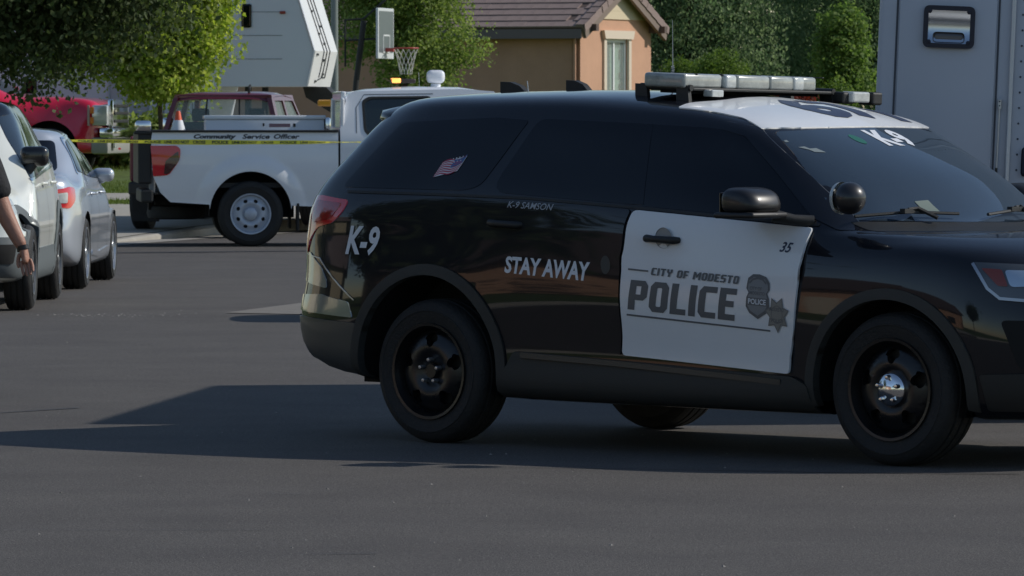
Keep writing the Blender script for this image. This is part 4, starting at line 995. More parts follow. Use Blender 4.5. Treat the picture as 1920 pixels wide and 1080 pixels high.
panel([rounded([(-.48, .90), (.48, .90), (.30, .62), (-.30, .62)], .04)], cs, FRONT, under, 'grille', cro, .01, .01)

# ---- pickups: body panels from a side outline
def side_shell(poly, holes, yfun, m, name, parent, grid=.06, th=.03):
    bm = flat([poly] + holes, grid); bm.verts.index_update(); vs = []; n0 = len(bm.verts)
    for v in bm.verts: vs.append((v.co.x, yfun(v.co.x, v.co.y), v.co.y))
    sgn = 1 if vs[0][1] < 0 else -1
    fs = [[v.index for v in f.verts] for f in bm.faces]; be = [(e.verts[0].index, e.verts[1].index) for e in bm.edges if len(e.link_faces) == 1]; bm.free()
    vs2 = [(x, y + sgn * th, z) for x, y, z in vs]
    mb = MB().add(vs + vs2, fs + [tuple(i + n0 for i in reversed(f)) for f in fs] + [(a, b, b + n0, a + n0) for a, b in be])
    return mb.build(name, m, parent, 35)
def arch_hole(cx, cz, r, n=25, z0=.4): pass
TR = R(5.6)
trk = empty('white_pickup', (-3.29, 70.75, 0), TR, 'white pickup with Community Service Officer on its bed side, seen from the side', 'pickup truck')
W2 = .985
def bulge(x, z, sg):
    r = math.hypot(x, (z - .42) * 1.0); b = 0
    if z > .42 - .1: b = .055 * max(0, 1 - ((r - .50) / .20) ** 2) if r > .50 else .055
    t = (z - .55) / .85; curve = .03 * math.sin(math.pi * min(1, max(0, t)))
    return sg * (W2 - .05 + b * .8 + curve + (.012 if 1.27 < z else 0) - .02 * max(0, (.7 - z) * 2))
for sg in (-1, 1):
    arch = [(.50 * math.cos(a), .42 + .50 * math.sin(a) * (1.0)) for a in np.linspace(R(4), R(176), 27)]
    poly = [(-1.20, 1.405), (-1.215, 1.30), (-1.19, .86), (-1.10, .66), (-.98, .545), (-.505, .515)] + arch[::-1] + [(.505, .50), (1.075, .475), (1.075, 1.40)]
    bs = side_shell(poly, [], lambda x, z: bulge(x, z, sg), white_paint, 'bed_side', trk, .03)
    MB().rbox((-.06, sg * (W2 - .045), 1.412), (2.28, .09, .028), .01).build('bed_rail', dark_plastic, trk)
    # cab side
    cab = [(1.10, .47), (1.10, 1.42), (1.12, 1.60), (1.20, 1.86), (1.28, 1.90), (2.6, 1.93), (3.0, 1.90), (3.55, 1.40), (3.75, 1.32), (4.55, 1.22), (4.62, .95), (4.62, .60), (4.42, .55)] + [(3.73 + .50 * math.cos(a), .42 + .50 * math.sin(a)) for a in np.linspace(R(10), R(172), 21)] + [(3.20, .46)]
    hole1 = rounded([(1.42, 1.42), (1.40, 1.76), (1.48, 1.81), (2.20, 1.82), (2.20, 1.38), (1.60, 1.30)], [.05, .05, .04, .03, .03, .1])
    hole2 = rounded([(2.30, 1.37), (2.30, 1.82), (2.80, 1.81), (3.30, 1.37)], .04)
    def cy(x, z, sg=sg): return sg * (W2 - .02 - max(0, z - 1.30) * .26 - max(0, x - 4.1) * .25 - .04 * max(0, .62 - z))
    cabs = side_shell(cab, [hole1, hole2], cy, white_paint, 'cab_side', trk, .10)
    side_shell(hole1, [], lambda x, z, cy=cy, sg=sg: cy(x, z) - sg * .018, mat('cab_glass', (.012, .020, .018), .05, spec=.9), 'rear_door_window', trk, .2, .006)
    side_shell(hole2, [], lambda x, z, cy=cy, sg=sg: cy(x, z) - sg * .018, mat('cab_glass', (.012, .020, .018), .05, spec=.9), 'front_door_window', trk, .2, .006)
    frm = rounded([(u + (.03 if u > 1.8 else -.03), v + (.025 if v > 1.6 else -.025)) for u, v in [(1.42, 1.42), (1.40, 1.76), (1.48, 1.81), (2.20, 1.82), (2.20, 1.38), (1.60, 1.30)]], .06)
    side_shell(frm, [hole1], lambda x, z, cy=cy, sg=sg: cy(x, z) + sg * .006, dark_plastic, 'window_trim', trk, .2, .01)
    side_shell(strip2([(1.30, .50), (1.30, 1.70), (1.40, 1.86), (2.25, 1.87)], .010), [], lambda x, z, cy=cy, sg=sg: cy(x, z) + sg * .002, mat('seam_grey', (.12, .13, .15), .6), 'door_seam', trk, .2, .003)
    simple_handle(trk, 1.62, sg * (W2 - .02), 1.12, white_paint, sg); simple_handle(trk, 2.55, sg * (W2 - .02), 1.12, white_paint, sg)
    # tail lamp
    tl = rounded([(-1.222, 1.235), (-.90, 1.235), (-.855, 1.19), (-.865, 1.06), (-1.00, .875), (-1.19, .86)], [.01, .04, .03, .05, .04, .02])
    t_ = side_shell(tl, [], lambda x, z: bulge(x, z, sg) + sg * .012, lens_red, 'tail_light', trk, .1, .03)
    side_shell(rounded([(-1.04, 1.05), (-.885, 1.17), (-.868, 1.06), (-1.00, .89), (-1.06, .885)], .02), [], lambda x, z: bulge(x, z, sg) + sg * .018, lens_dark, 'lens', t_, .1, .01)
    # wheel well liner
    for cx in (0, 3.73):
        mb = MB()
        P0 = [(cx + .505 * math.cos(a), .42 + .50 * math.sin(a)) for a in np.linspace(R(-5), R(185), 22)]
        k = len(mb.v); mb.v += [(x, sg * .93, z) for x, z in P0] + [(x, sg * .55, z) for x, z in P0]
        n_ = len(P0)
        for i in range(n_ - 1): mb.f.append((k + i, k + i + 1, k + n_ + i + 1, k + n_ + i)); mb.mi.append(0)
        mb.add([(cx - .55, sg * .60, .35), (cx + .55, sg * .60, .35), (cx + .55, sg * .60, .95), (cx - .55, sg * .60, .95)], [(0, 1, 2, 3)])
        mb.build('wheel_housing', under, trk)
    # mud flap
    MB().rbox((.58, sg * .84, .36), (.03, .30, .34), .01).build('mud_flap', rubber, trk)
    mb = MB(); mb.rbox((3.15, sg * 1.13, 1.33), (.12, .24, .32), .03); mb.tube([(3.2, sg * .95, 1.25), (3.17, sg * 1.05, 1.25)], .03, 8); mb.build('mirror', white_paint, trk, 40)
for x in (0, 3.73):
    for sg in (-1, 1): make_wheel('wheel', trk, x, sg * .86, .40, sg, r=.402, w=.265, rim_r=.245, style='truck8', rim_m=rim_grey)
# bed floor, front wall, tailgate, bumper, cab roof, hood
MB().box((-1.18, -.90, .72), (1.07, .90, .78)).box((1.0, -.90, .78), (1.06, .90, 1.40)).build('bed_floor', mat('bed_liner', (.03, .03, .03), .8), trk)
tg = MB().rbox((-1.29, 0, 1.08), (.17, 1.88, .62), .02).build('tailgate', mat('tailgate_black', (.012, .013, .014), .5), trk)
MB().rbox((-1.26, 0, .62), (.16, 1.84, .17), .03).build('rear_bumper', mat('bumper_black', (.02, .021, .021), .55), trk)
MB().rbox((-1.31, -.90, 1.475), (.20, .12, .13), .03).build('work_light', chrome, trk, 40); MB().rbox((-1.31, -.90, 1.395), (.22, .12, .04), .01).build('lamp_base', dark_plastic, trk)
MB().rbox((-1.20, -.86, .80), (.08, .10, .30), .02).build('corner_post', mat('post_grey', (.16, .17, .18), .5), trk)
MB().box((-1.15, -.45, .50), (4.3, .45, .62)).build('frame', under, trk)
MB().lathe([(0, .34), (.26, .34), (.34, .36), (.36, .42), (.34, .50), (.26, .52), (0, .52)], 28, 'Z', Matrix.Translation((-.88, 0, -.02))).build('spare_wheel', rubber, trk, 40)
MB().box((-1.22, -.16, .44), (-1.0, .16, .54)).build('tow_hitch', under, trk)
roofv = []
for i, (x, z0, in_) in enumerate([(1.16, 1.80, .10), (1.24, 1.885, .05), (1.45, 1.93, .0), (2.0, 1.965, 0), (2.6, 1.955, 0), (2.95, 1.905, .02), (3.05, 1.86, .04)]):
    for j, t in enumerate(np.linspace(-1, 1, 13)):
        y = t * (.80 - in_ * .5); roofv.append((x, y, z0 - .05 * t ** 4 - .06 * (abs(t) > .95)))
mb = MB().add(roofv, [(i * 13 + j, i * 13 + j + 1, (i + 1) * 13 + j + 1, (i + 1) * 13 + j) for i in range(6) for j in range(12)])
rfm = mb.mesh('roof', None); smooth(rfm); r_ = link('roof', rfm, white_paint, trk); 
mb = MB(); mb.rbox((1.125, 0, 1.10), (.05, 1.86, .72), .02); mb.rbox((1.15, 0, 1.84), (.06, 1.6, .12), .02); mb.rbox((1.13, -.84, 1.62), (.05, .16, .4), .02); mb.rbox((1.13, .84, 1.62), (.05, .16, .4), .02); mb.build('cab_back', white_paint, trk)
MB().rbox((1.14, 0, 1.62), (.02, 1.50, .34), .01).build('rear_window', tint_glass, trk)
mb = MB().add([(3.02, -.78, 1.87), (3.02, .78, 1.87), (3.58, .90, 1.36), (3.58, -.90, 1.36)], [(0, 1, 2, 3)]); mb.build('windshield', wind_glass, trk)
mb = MB(); hv = []
for x, z in ((3.55, 1.34), (4.2, 1.31), (4.5, 1.27), (4.62, 1.20), (4.68, .95), (4.68, .5)):
    for t in np.linspace(-1, 1, 9): hv.append((x, t * (.93 if x < 4.4 else .88), z + .03 * (1 - t * t)))
mb.add(hv, [(i * 9 + j, i * 9 + j + 1, (i + 1) * 9 + j + 1, (i + 1) * 9 + j) for i in range(5) for j in range(8)]).build('hood', white_paint, trk, 50)
# seats and interior block seen through glass stays dark
MB().box((1.25, -.75, .6), (3.4, .75, 1.25)).build('interior', mat('interior_dark', (.01, .011, .011), .9), trk)
# lettering on the bed side
def on_bed(bm, m, name, par=trk, off=.004):
    bm.verts.index_update(); vs = [(v.co.x, bulge(v.co.x, v.co.y, -1) - off, v.co.y) for v in bm.verts]; fs = [[v.index for v in f.verts] for f in bm.faces]; bm.free()
    return MB().add(vs, fs).build(name, m, par)
xs0 = -.68
on_bed(text_bm('Community', None, .25, .05, corners=[(-.695, 1.305), (-.175, 1.305), (-.175, 1.375), (-.695, 1.375)]), decal_black, 'lettering')
on_bed(text_bm('Service', None, .25, .03, corners=[(-.10, 1.318), (.235, 1.318), (.235, 1.375), (-.10, 1.375)]), decal_black, 'lettering')
on_bed(text_bm('Officer', None, .25, .03, corners=[(.285, 1.318), (.60, 1.318), (.60, 1.375), (.285, 1.375)]), decal_black, 'lettering')
# roof fittings
ab = MB().rbox((1.93, -.15, 2.03), (.30, .26, .055), .012).build('beacon', mat('beacon_dark', (.05, .035, .03), .4), trk, 50)
MB().rbox((1.84, -.165, 2.035), (.11, .26, .058), .012).build('lens', mat('amber_lit', (.9, .35, .08), .3, emis=((1, .36, .08), 2.2)), ab, 50)
MB().cbox((1.95, -.15, 1.945), (.06, .08, .08)).build('mount', mat('brown', (.05, .015, .01), .6), ab)
sp = MB().rbox((2.36, .1, 2.085), (.225, .2, .165), .06, seg=4).build('roof_camera', white_paint, trk, 60)
MB().lathe([(.06, 1.94), (.065, 1.985), (.05, 2.0)], 20, 'Z', Matrix.Translation((2.36, .1, 0))).build('base', white_paint, sp, 60)
MB().tube([(2.15, .0, 1.95), (2.14, 0, 1.84 + .3)], .003, 5).build('antenna', steel, trk)
# tool box lying in the bed, cone standing in the bed
def in_trk(p): return Matrix.Rotation(TR, 4, 'Z') @ Vector(p) + trk.location
tb = empty('tool_box', in_trk((.20, -.30, .835)), TR, 'long silver tool box with white lid lying in the white pickup bed', 'tool box')
MB().rbox((0, 0, .36), (1.46, .50, .72), .015).build('case', mat('box_silver', (.66, .69, .74), .45), tb, 40)
MB().rbox((0, 0, .745), (1.50, .54, .05), .012).build('lid', white_vinyl, tb, 40)
MB().rbox((.74, -.1, .68), (.02, .2, .14), .005).build('end_latch', dark_plastic, tb)
MB().tube([(-.02, -.262, .665), (-.02, -.275, .66), (-.02, -.262, .645)], .012, 6).build('lock', dark_plastic, tb)
bm = text_bm('WEATHER GUARD', None, 0, .02, corners=[(.06, .632), (.30, .632), (.30, .662), (.06, .662)]); bm.verts.index_update()
bm.free(); bm = flat([[(.05, .625), (.31, .625), (.31, .668), (.05, .668)]], 0); bm.verts.index_update(); MB().add([(v.co.x, -.2525, v.co.y) for v in bm.verts], [[v.index for v in f.verts] for f in bm.faces]).build('name_plate', mat('plate_red', (.28, .16, .18), .5), tb); bm.free()
MB().cbox((.36, -.256, .65), (.03, .012, .04)).build('lock', dark_plastic, tb)
cn = empty('traffic_cone', in_trk((-.86, -.35, .78)), 0, 'orange traffic cone with white sleeve standing in the white pickup bed', 'traffic cone')
MB().rbox((0, 0, .02), (.36, .36, .04), .01).build('base', mat('cone_orange', (.75, .10, .03), .5), cn)
MB().lathe([(.17, .04), (.098, .62), (.045, .80), (.028, .89), (.022, .905), (.0, .905)], 24, 'Z').build('cone', mat('cone_orange', (.75, .10, .03), .5), cn, 50)
MB().lathe([(.150, .25), (.103, .62), (.054, .79)], 24, 'Z').build('sleeve', mat('sleeve_white', (.72, .74, .76), .5), cn, 50)
cn.scale = (1, 1, .97)

# ---- dark red pickup behind, tail towards us
dr = empty('maroon_pickup', (-4.08, 75.0, zt(75)), R(80), 'dark red pickup behind the white one, its rear window and cab roof showing', 'pickup truck')
wz = 1.90
def cab_prof(z): return .90 if z < 1.25 else .90 - (z - 1.25) * .30
for sg in (-1, 1):
    y = lambda z: sg * cab_prof(z)
    mb = MB()
    P = lambda x, z, i=0: (x, y(z) - sg * i, z)
    # rear corner pillar, mid pillar, front pillar, sill panel: bars following the tumblehome
    def bar(a, b, w, th=.07):
        (x0, z0), (x1, z1) = a, b; vs = []
        for x, z in (a, b): vs += [(x - w / 2, y(z), z), (x + w / 2, y(z), z), (x + w / 2, y(z) - sg * th, z), (x - w / 2, y(z) - sg * th, z)]
        mb.add(vs, [(0, 1, 5, 4), (1, 2, 6, 5), (2, 3, 7, 6), (3, 0, 4, 7), (0, 3, 2, 1), (4, 5, 6, 7)])
    bar((1.28, 1.22), (1.42, 1.82), .16); bar((2.15, 1.2), (2.1, 1.82), .10); bar((3.25, 1.2), (2.75, 1.82), .08); bar((2.1, 1.78), (2.1, 1.86), 1.45)
    mb.build('cab_frame', maroon_paint, dr)
    MB().rbox((2.3, sg * .88, .86), (2.2, .06, .74), .02).build('cab_side', maroon_paint, dr)
    MB().rbox((.15, sg * .79, .98), (2.25, .06, .62), .03).build('bed_side', maroon_paint, dr)
    MB().rbox((3.95, sg * .88, .88), (1.15, .10, .60), .05).build('fender', maroon_paint, dr)
    MB().add([(1.40, y(1.24) - sg * .03, 1.24), (2.12, y(1.24) - sg * .03, 1.24), (2.08, y(1.78) - sg * .03, 1.78), (1.50, y(1.78) - sg * .03, 1.78)], [(0, 1, 2, 3)]).build('side_window', mat('clear_glass', (.6, .75, .68), .02, trans=.0, alpha=.25, spec=.6), dr)
    MB().add([(2.18, y(1.24) - sg * .03, 1.24), (3.15, y(1.24) - sg * .03, 1.24), (2.72, y(1.78) - sg * .03, 1.78), (2.14, y(1.78) - sg * .03, 1.78)], [(0, 1, 2, 3)]).build('side_window', MATS['clear_glass'], dr)
    mr = MB().rbox((2.95, sg * 1.16, 1.42), (.10, .22, .24), .03).build('mirror', chrome, dr, 40); MB().tube([(3.0, sg * .9, 1.32), (2.97, sg * 1.06, 1.36)], .02, 6).build('mirror_arm', dark_plastic, mr)
    for x in (0, 3.6): make_wheel('wheel', dr, x, sg * .84, .39, sg, r=.39, w=.27, rim_r=.22, style='truck8', rim_m=steel)
    MB().rbox((-.93, sg * .74, 1.05), (.06, .14, .34), .02).build('tail_light', lens_red, dr)
    MB().rbox((-.50, sg * (.70 if sg > 0 else .84), .32), (.03, .40 if sg > 0 else .30, .40), .01).build('mud_flap', rubber, dr)
rv = []
for x, z0 in ((1.34, 1.80), (1.40, 1.86), (1.6, 1.895), (2.2, 1.91), (2.65, 1.88), (2.80, 1.82)):
    for t in np.linspace(-1, 1, 13): rv.append((x, t * .735, z0 - .06 * t ** 6))
m_ = MB().add(rv, [(i * 13 + j, i * 13 + j + 1, (i + 1) * 13 + j + 1, (i + 1) * 13 + j) for i in range(5) for j in range(12)]).mesh('roof'); smooth(m_); link('roof', m_, maroon_paint, dr)
mb = MB(); mb.rbox((1.25, 0, 1.02), (.06, 1.72, .40), .02); mb.rbox((1.40, 0, 1.83), (.05, 1.4, .07), .02); mb.build('cab_back', maroon_paint, dr)
mb = MB().add([(1.27, -.78, 1.23), (1.27, .78, 1.23), (1.40, .66, 1.80), (1.40, -.66, 1.80)], [(0, 1, 2, 3)]); mb.build('rear_window', MATS['clear_glass'], dr)
mb = MB(); mb.tube([(1.28, -.26, 1.23), (1.40, -.24, 1.80)], .012, 5); mb.tube([(1.28, .26, 1.23), (1.40, .24, 1.80)], .012, 5); mb.build('window_rail', dark_plastic, dr)
mb = MB().add([(3.30, -.80, 1.22), (3.30, .80, 1.22), (2.80, .68, 1.80), (2.80, -.68, 1.80)], [(0, 1, 2, 3)]); mb.build('windshield', MATS['clear_glass'], dr)
for y in (-.42, .42):
    MB().rbox((1.75, y, 1.20), (.16, .56, .56), .05).build('seat', mat('seat_dark', (.02, .022, .02), .8), dr, 40); MB().rbox((1.75, y, 1.58), (.10, .26, .18), .04).build('headrest', mat('seat_dark', (.02, .022, .02), .8), dr, 40)
MB().rbox((-.90, 0, .98), (.06, 1.36, .56), .02).build('tailgate', maroon_paint, dr)
MB().rbox((-1.02, 0, .58), (.16, 1.62, .18), .03).build('rear_bumper', dark_plastic, dr)
MB().rbox((3.95, 0, 1.12), (1.25, 1.66, .10), .05).rbox((4.52, 0, .80), (.08, 1.7, .7), .03).build('hood', maroon_paint, dr)
MB().box((-.9, -.8, .50), (4.3, .8, .68)).build('chassis', under, dr)
MB().tube([(1.55, -.35, 1.88), (1.55, -.35, 1.95), (1.62, -.35, 1.99)], .02, 6).build('antenna', dark_plastic, dr)

dr.scale = (.92, .92, .955)
# ---- bright red pickup far left, nose to the right
ZR = zt(94)
rt = empty('red_pickup', (-10.98, 94.6, ZR), R(-7), 'bright red pickup with chrome grille parked under the tree at the left', 'pickup truck')
spec = dict(kind='suv', xr=.6, xf=4.55, w=1.0, wb=3.55, zb=.40, zs_r=1.22, zs_f=1.24, zdeck=1.15, zhf=1.20, zbelt_r=1.36, zbelt_f=1.34,
            xrb=.70, zrb=1.30, xc=3.0, zc=1.38, xrt=.95, xwt=2.25, zroof=1.92, tw=.66)
rr_ = gen_rows(spec)
rr_[0] = [(max(x, .9), y, z) for x, y, z in rr_[0]]
raw4 = net_body(rr_, 9, 7); rs = Surf(raw4); wells(rs, [(3.55, .44, .50, .52)], rt)
link('body', cut_arches(raw4, [(3.55, .44, .50, .52)], deep=.62), red_paint, rt)
for fr in (SIDE, LEFT):
    sg = -1 if fr is SIDE else 1
    panel([rounded([(1.05, 1.42), (1.15, 1.78), (1.72, 1.80), (1.72, 1.40)], .03)], rs, fr, blue_glass, 'rear_door_window', rt, .007, .006, .035)
    panel([rounded([(1.80, 1.40), (1.80, 1.80), (2.15, 1.78), (2.70, 1.38)], .03)], rs, fr, blue_glass, 'front_door_window', rt, .007, .006, .035)
    side_shell([(-1.25, 1.38), (-1.25, .70)] + [(.52 * math.cos(a), .44 + .52 * math.sin(a)) for a in np.linspace(R(170), R(10), 15)] + [(.95, .62), (.95, 1.38)], [], lambda x, z, sg=sg: sg * .97, red_paint, 'bed_side', rt, .2)
    MB().rbox((2.55, sg * 1.14, 1.42), (.12, .24, .22), .04).build('mirror', red_paint, rt, 40)
    mb = MB(); mb.rbox((4.40, sg * .80, 1.045), (.26, .30, .34), .03)
    hl = mb.build('headlight', mat('headlamp_chrome', (.6, .62, .64), .2, metal=.35, coat=1), rt, 40)
    MB().rbox((4.275, sg * .955, 1.13), (.06, .03, .11), .01).build('lens', lens_orange, hl); MB().rbox((4.275, sg * .955, .965), (.06, .03, .11), .01).build('lens', lens_orange, hl)
    MB().rbox((4.22, sg * .962, 1.045), (.035, .02, .34), .006).build('bezel', mat('pale_lens', (.45, .36, .33), .3), hl)
    for x in (0, 3.55): make_wheel('wheel', rt, x, sg * .86, .42, sg, r=.42, w=.27, rim_r=.25, style='truck8', rim_m=steel)
mb = MB(); mb.rbox((4.52, 0, 1.08), (.10, 1.30, .46), .03); mb.build('grille', chrome, rt, 40)
for z in (.95, 1.08, 1.20): MB().rbox((4.575, 0, z), (.03, 1.2, .05), .01).build('grille_bar', dark_plastic, rt)
mb = MB(); mb.rbox((4.52, 0, .76), (.24, 1.98, .17), .04); mb.build('front_bumper', chrome, rt, 40)
MB().rbox((4.40, 0, .55), (.30, 1.92, .28), .06).build('bumper_valance', mat('valance', (.30, .30, .28), .5), rt, 40)
MB().rbox((4.60, -.62, .57), (.02, .2, .12), .02).build('fog_light', lens_clear, rt)
panel([rounded([(-.68, 1.40), (-.56, 1.80), (.56, 1.80), (.68, 1.40)], .05)], rs, FRONT, blue_glass, 'windshield', rt, .008, .006, .035)
MB().box((.3, -.7, .45), (4.2, .7, .8)).box((-1.2, -.9, .7), (.9, .9, .8)).build('chassis', under, rt)
MB().rbox((-1.26, 0, 1.05), (.06, 1.9, .62), .02).build('tailgate', red_paint, rt)
# ------------------------------------------------------------------ foliage
def leaf_mat(name, c1, c2, tl=.35, tc=None):
    m = bpy.data.materials.new(name); m.use_nodes = True; nt = m.node_tree; b = nt.nodes['Principled BSDF']; out = nt.nodes['Material Output']; L = nt.links.new
    g = nt.nodes.new('ShaderNodeNewGeometry'); r = nt.nodes.new('ShaderNodeValToRGB')
    r.color_ramp.elements[0].color = (*c1, 1); r.color_ramp.elements[1].color = (*c2, 1); L(g.outputs['Random Per Island'], r.inputs[0])
    L(r.outputs[0], b.inputs['Base Color']); b.inputs['Roughness'].default_value = .65; b.inputs['Specular IOR Level'].default_value = .2
    t = nt.nodes.new('ShaderNodeBsdfTranslucent'); mx = nt.nodes.new('ShaderNodeMixShader'); mx.inputs[0].default_value = tl
    hs_ = nt.nodes.new('ShaderNodeHueSaturation'); hs_.inputs['Saturation'].default_value = 1.15; hs_.inputs['Value'].default_value = 1.5; L(r.outputs[0], hs_.inputs['Color']); L(hs_.outputs[0], t.inputs[0])
    L(b.outputs[0], mx.inputs[1]); L(t.outputs[0], mx.inputs[2]); L(mx.outputs[0], out.inputs[0]); return m
def leaves_mesh(name, rng, centers, radii, n, size, cl=.28, ncl=220, droop=.0, flat_=.75, elong=1.5):
    """leaf-sized quads in clumps through the crown's volume"""
    centers = np.array(centers, float); radii = np.array(radii, float)
    vol = np.prod(radii, axis=1); pick = rng.choice(len(centers), ncl, p=vol / vol.sum())
    d = rng.normal(size=(ncl, 3)); d /= np.linalg.norm(d, axis=1)[:, None]
    rr = rng.uniform(.45, 1.0, (ncl, 1)) ** .6 * rng.uniform(.72, 1.2, (ncl, 1))
    cc = centers[pick] + d * rr * radii[pick]
    csz = rng.uniform(.6, 1.35, ncl) * cl
    k = rng.integers(0, ncl, n); p = np.clip(rng.normal(size=(n, 3)), -1.7, 1.7) * csz[k][:, None] * np.array([1, 1, flat_])
    P = cc[k] + p; P[:, 2] -= droop * np.abs(rng.normal(size=n)) * csz[k] * 1.5
    nrm = d[k] * .5 + rng.normal(size=(n, 3)) * .6 + np.array([0, 0, .35]); nrm /= np.linalg.norm(nrm, axis=1)[:, None]
    a = np.cross(nrm, rng.normal(size=(n, 3))); a /= np.linalg.norm(a, axis=1)[:, None]
    if droop: a = a * .6 + np.array([0, 0, -1.]) * droop; a /= np.linalg.norm(a, axis=1)[:, None]
    b = np.cross(nrm, a); b /= np.linalg.norm(b, axis=1)[:, None]
    s = size * rng.uniform(.6, 1.3, (n, 1)); V = np.empty((n, 4, 3))
    V[:, 0] = P - a * s * elong * .5; V[:, 1] = P + b * s * .5; V[:, 2] = P + a * s * elong * .5 + nrm * s * -.15; V[:, 3] = P - b * s * .5
    me = bpy.data.meshes.new(name); me.vertices.add(n * 4); me.vertices.foreach_set('co', V.reshape(-1))
    me.loops.add(n * 4); me.loops.foreach_set('vertex_index', np.arange(n * 4, dtype=np.int32)); me.polygons.add(n)
    me.polygons.foreach_set('loop_start', np.arange(0, n * 4, 4, dtype=np.int32)); me.update(calc_edges=True); return me, cc
bark = mat('bark', (.07, .05, .035), .9, var=.3, vscale=12, bump=.6, bscale=30)
def tree(name, loc, th, tr, cents, rads, n, size, m, label, cat='tree', group=None, seed=1, kind=None, **kw):
    rng = np.random.default_rng(seed); t = empty(name, loc, 0, label, cat, group)
    me, cc = leaves_mesh('crown', rng, cents, rads, n, size, **kw); cr = link('crown', me, m, t)
    if th:
        mb = MB(); c0 = np.mean(np.array(cents), axis=0)
        mb.tube([(0, 0, -.1), (.03, .02, th * .5), (c0[0] * .2, c0[1] * .2, th), (c0[0] * .7, c0[1] * .7, c0[2])], [tr, tr * .8, tr * .65, tr * .25], 10)
        for q in cc[:: max(1, len(cc) // 16)]:
            s_ = Vector((c0[0] * .3, c0[1] * .3, th * rng.uniform(.85, 1.2))); q = Vector(q)
            mb.tube([s_, s_.lerp(q, .5) + Vector((0, 0, .15)), q], [tr * .35, tr * .2, tr * .06], 6)
        mb.build('trunk', bark, t, 60)
    return t
maple = leaf_mat('leaf_bright', (.20, .30, .04), (.42, .46, .13), .5)
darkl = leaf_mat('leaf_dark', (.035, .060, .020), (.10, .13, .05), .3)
midl = leaf_mat('leaf_mid', (.14, .21, .05), (.30, .36, .12), .5)
pinel = leaf_mat('leaf_pine', (.09, .15, .07), (.22, .28, .15), .5)
youngl = leaf_mat('leaf_young', (.11, .19, .045), (.21, .28, .09), .45)
hedgel = leaf_mat('leaf_hedge', (.09, .15, .03), (.16, .23, .05), .35)
ZA = zt(90)
tree('maple_tree', (-5.55, 90, ZA), 1.5, .055, [(.0, 0, 2.6), (.55, -.1, 2.9), (.85, 0, 3.6), (-.3, 0, 3.9), (.35, 0, 1.75), (-.7, .1, 2.6), (.75, 0, 2.2), (-1.1, 0, 2.0), (-.3, 0, 1.75), (.4, -.1, 1.7), (-1.6, 0, 2.3), (.2, -.3, 1.9)],
     [(.95, .9, .95), (.6, .6, .7), (.5, .6, .8), (.9, .8, .9), (.45, .45, .45), (.8, .7, .7), (.3, .4, .45), (.6, .5, .5), (.5, .5, .4), (.45, .4, .4), (.5, .5, .5), (.5, .5, .5)], 42000, .064, maple, 'bright green maple with thin trunk left of the dark red pickup', seed=3, cl=.17, ncl=560, elong=1.2)
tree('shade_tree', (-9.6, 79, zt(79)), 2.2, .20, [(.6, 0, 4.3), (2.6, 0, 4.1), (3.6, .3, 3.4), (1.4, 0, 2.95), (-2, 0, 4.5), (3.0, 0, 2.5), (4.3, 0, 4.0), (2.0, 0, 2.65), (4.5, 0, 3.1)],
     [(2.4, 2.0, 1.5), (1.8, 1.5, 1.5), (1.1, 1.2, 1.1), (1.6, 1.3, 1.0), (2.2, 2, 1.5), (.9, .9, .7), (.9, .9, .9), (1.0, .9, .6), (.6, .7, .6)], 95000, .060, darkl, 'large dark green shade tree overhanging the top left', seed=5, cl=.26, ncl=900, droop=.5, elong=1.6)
tree('garden_tree', (-2.15, 109.5, zt(109)), 1.2, .07, [(0, 0, 3.1), (.7, 0, 2.3), (-.6, 0, 2.4), (.3, 0, 1.6), (0, 0, 4.2), (1.2, 0, 1.95), (-.8, .0, 3.4), (.6, 0, 3.4), (1.05, 0, 2.6)],
     [(1.0, .9, 1.0), (.7, .7, .7), (.8, .8, .9), (.9, .8, .6), (1.2, 1, .8), (.5, .5, .4), (.8, .8, .8), (.75, .7, .8), (.35, .5, .45)], 40000, .050, midl, 'mid green garden tree behind the basketball hoop, beside the house', seed=8, cl=.17, ncl=520, elong=1.4)
for i, (x, y, zc, r, lab) in enumerate([(3.9, 131, 4.2, 2.1, 'tall dark evergreen right beside the house gable'), (6.4, 139, 4.0, 2.5, 'tall dark evergreen behind the light bar, middle of the row'), (8.6, 133, 4.6, 2.2, 'tall dark evergreen nearest the grey box truck'), (11.5, 138, 4.2, 2.6, 'tall dark evergreen hidden mostly behind the grey box truck')]):
    tree('evergreen_tree', (x, y, zt(y)), 1.5, .16, [(0, 0, zc), (r * .4, 0, zc - 1.6), (-r * .4, 0, zc - 1.7), (0, -.4, zc - 2.6), (0, 0, zc + 1.2)],
         [(r, r * .8, 1.8), (r * .8, r * .8, 1.2), (r * .8, r * .8, 1.2), (r, r * .8, .9), (r * .8, r * .7, 1.2)], 44000, .058, pinel, lab, group='evergreens behind the house', seed=20 + i, cl=.34, ncl=170, droop=.6, elong=1.7)
tree('young_tree', (6.87, 119.5, zt(119)), .9, .05, [(0, 0, 1.9), (.05, 0, 2.45), (.1, 0, 1.3)], [(.55, .5, .6), (.42, .4, .42), (.6, .5, .4)], 9000, .065, youngl, 'small bright green tree in front of the dark evergreens', seed=31, cl=.12, ncl=240, elong=1.5)
def hedge_ball(x, y, r, zc, label, seed, m=hedgel):
    return tree('clipped_shrub', (x, y, zt(y)), 0, 0, [(0, 0, zc)], [(r, r, r * .85)], 6000, .035, m, label, 'shrub', 'clipped round shrubs', seed, cl=.06, ncl=500)
hedge_ball(4.08, 112, .52, 1.42, 'larger clipped round shrub seen above the light bar', 41); hedge_ball(3.35, 113, .38, 1.36, 'smaller clipped round shrub by the house corner', 42)
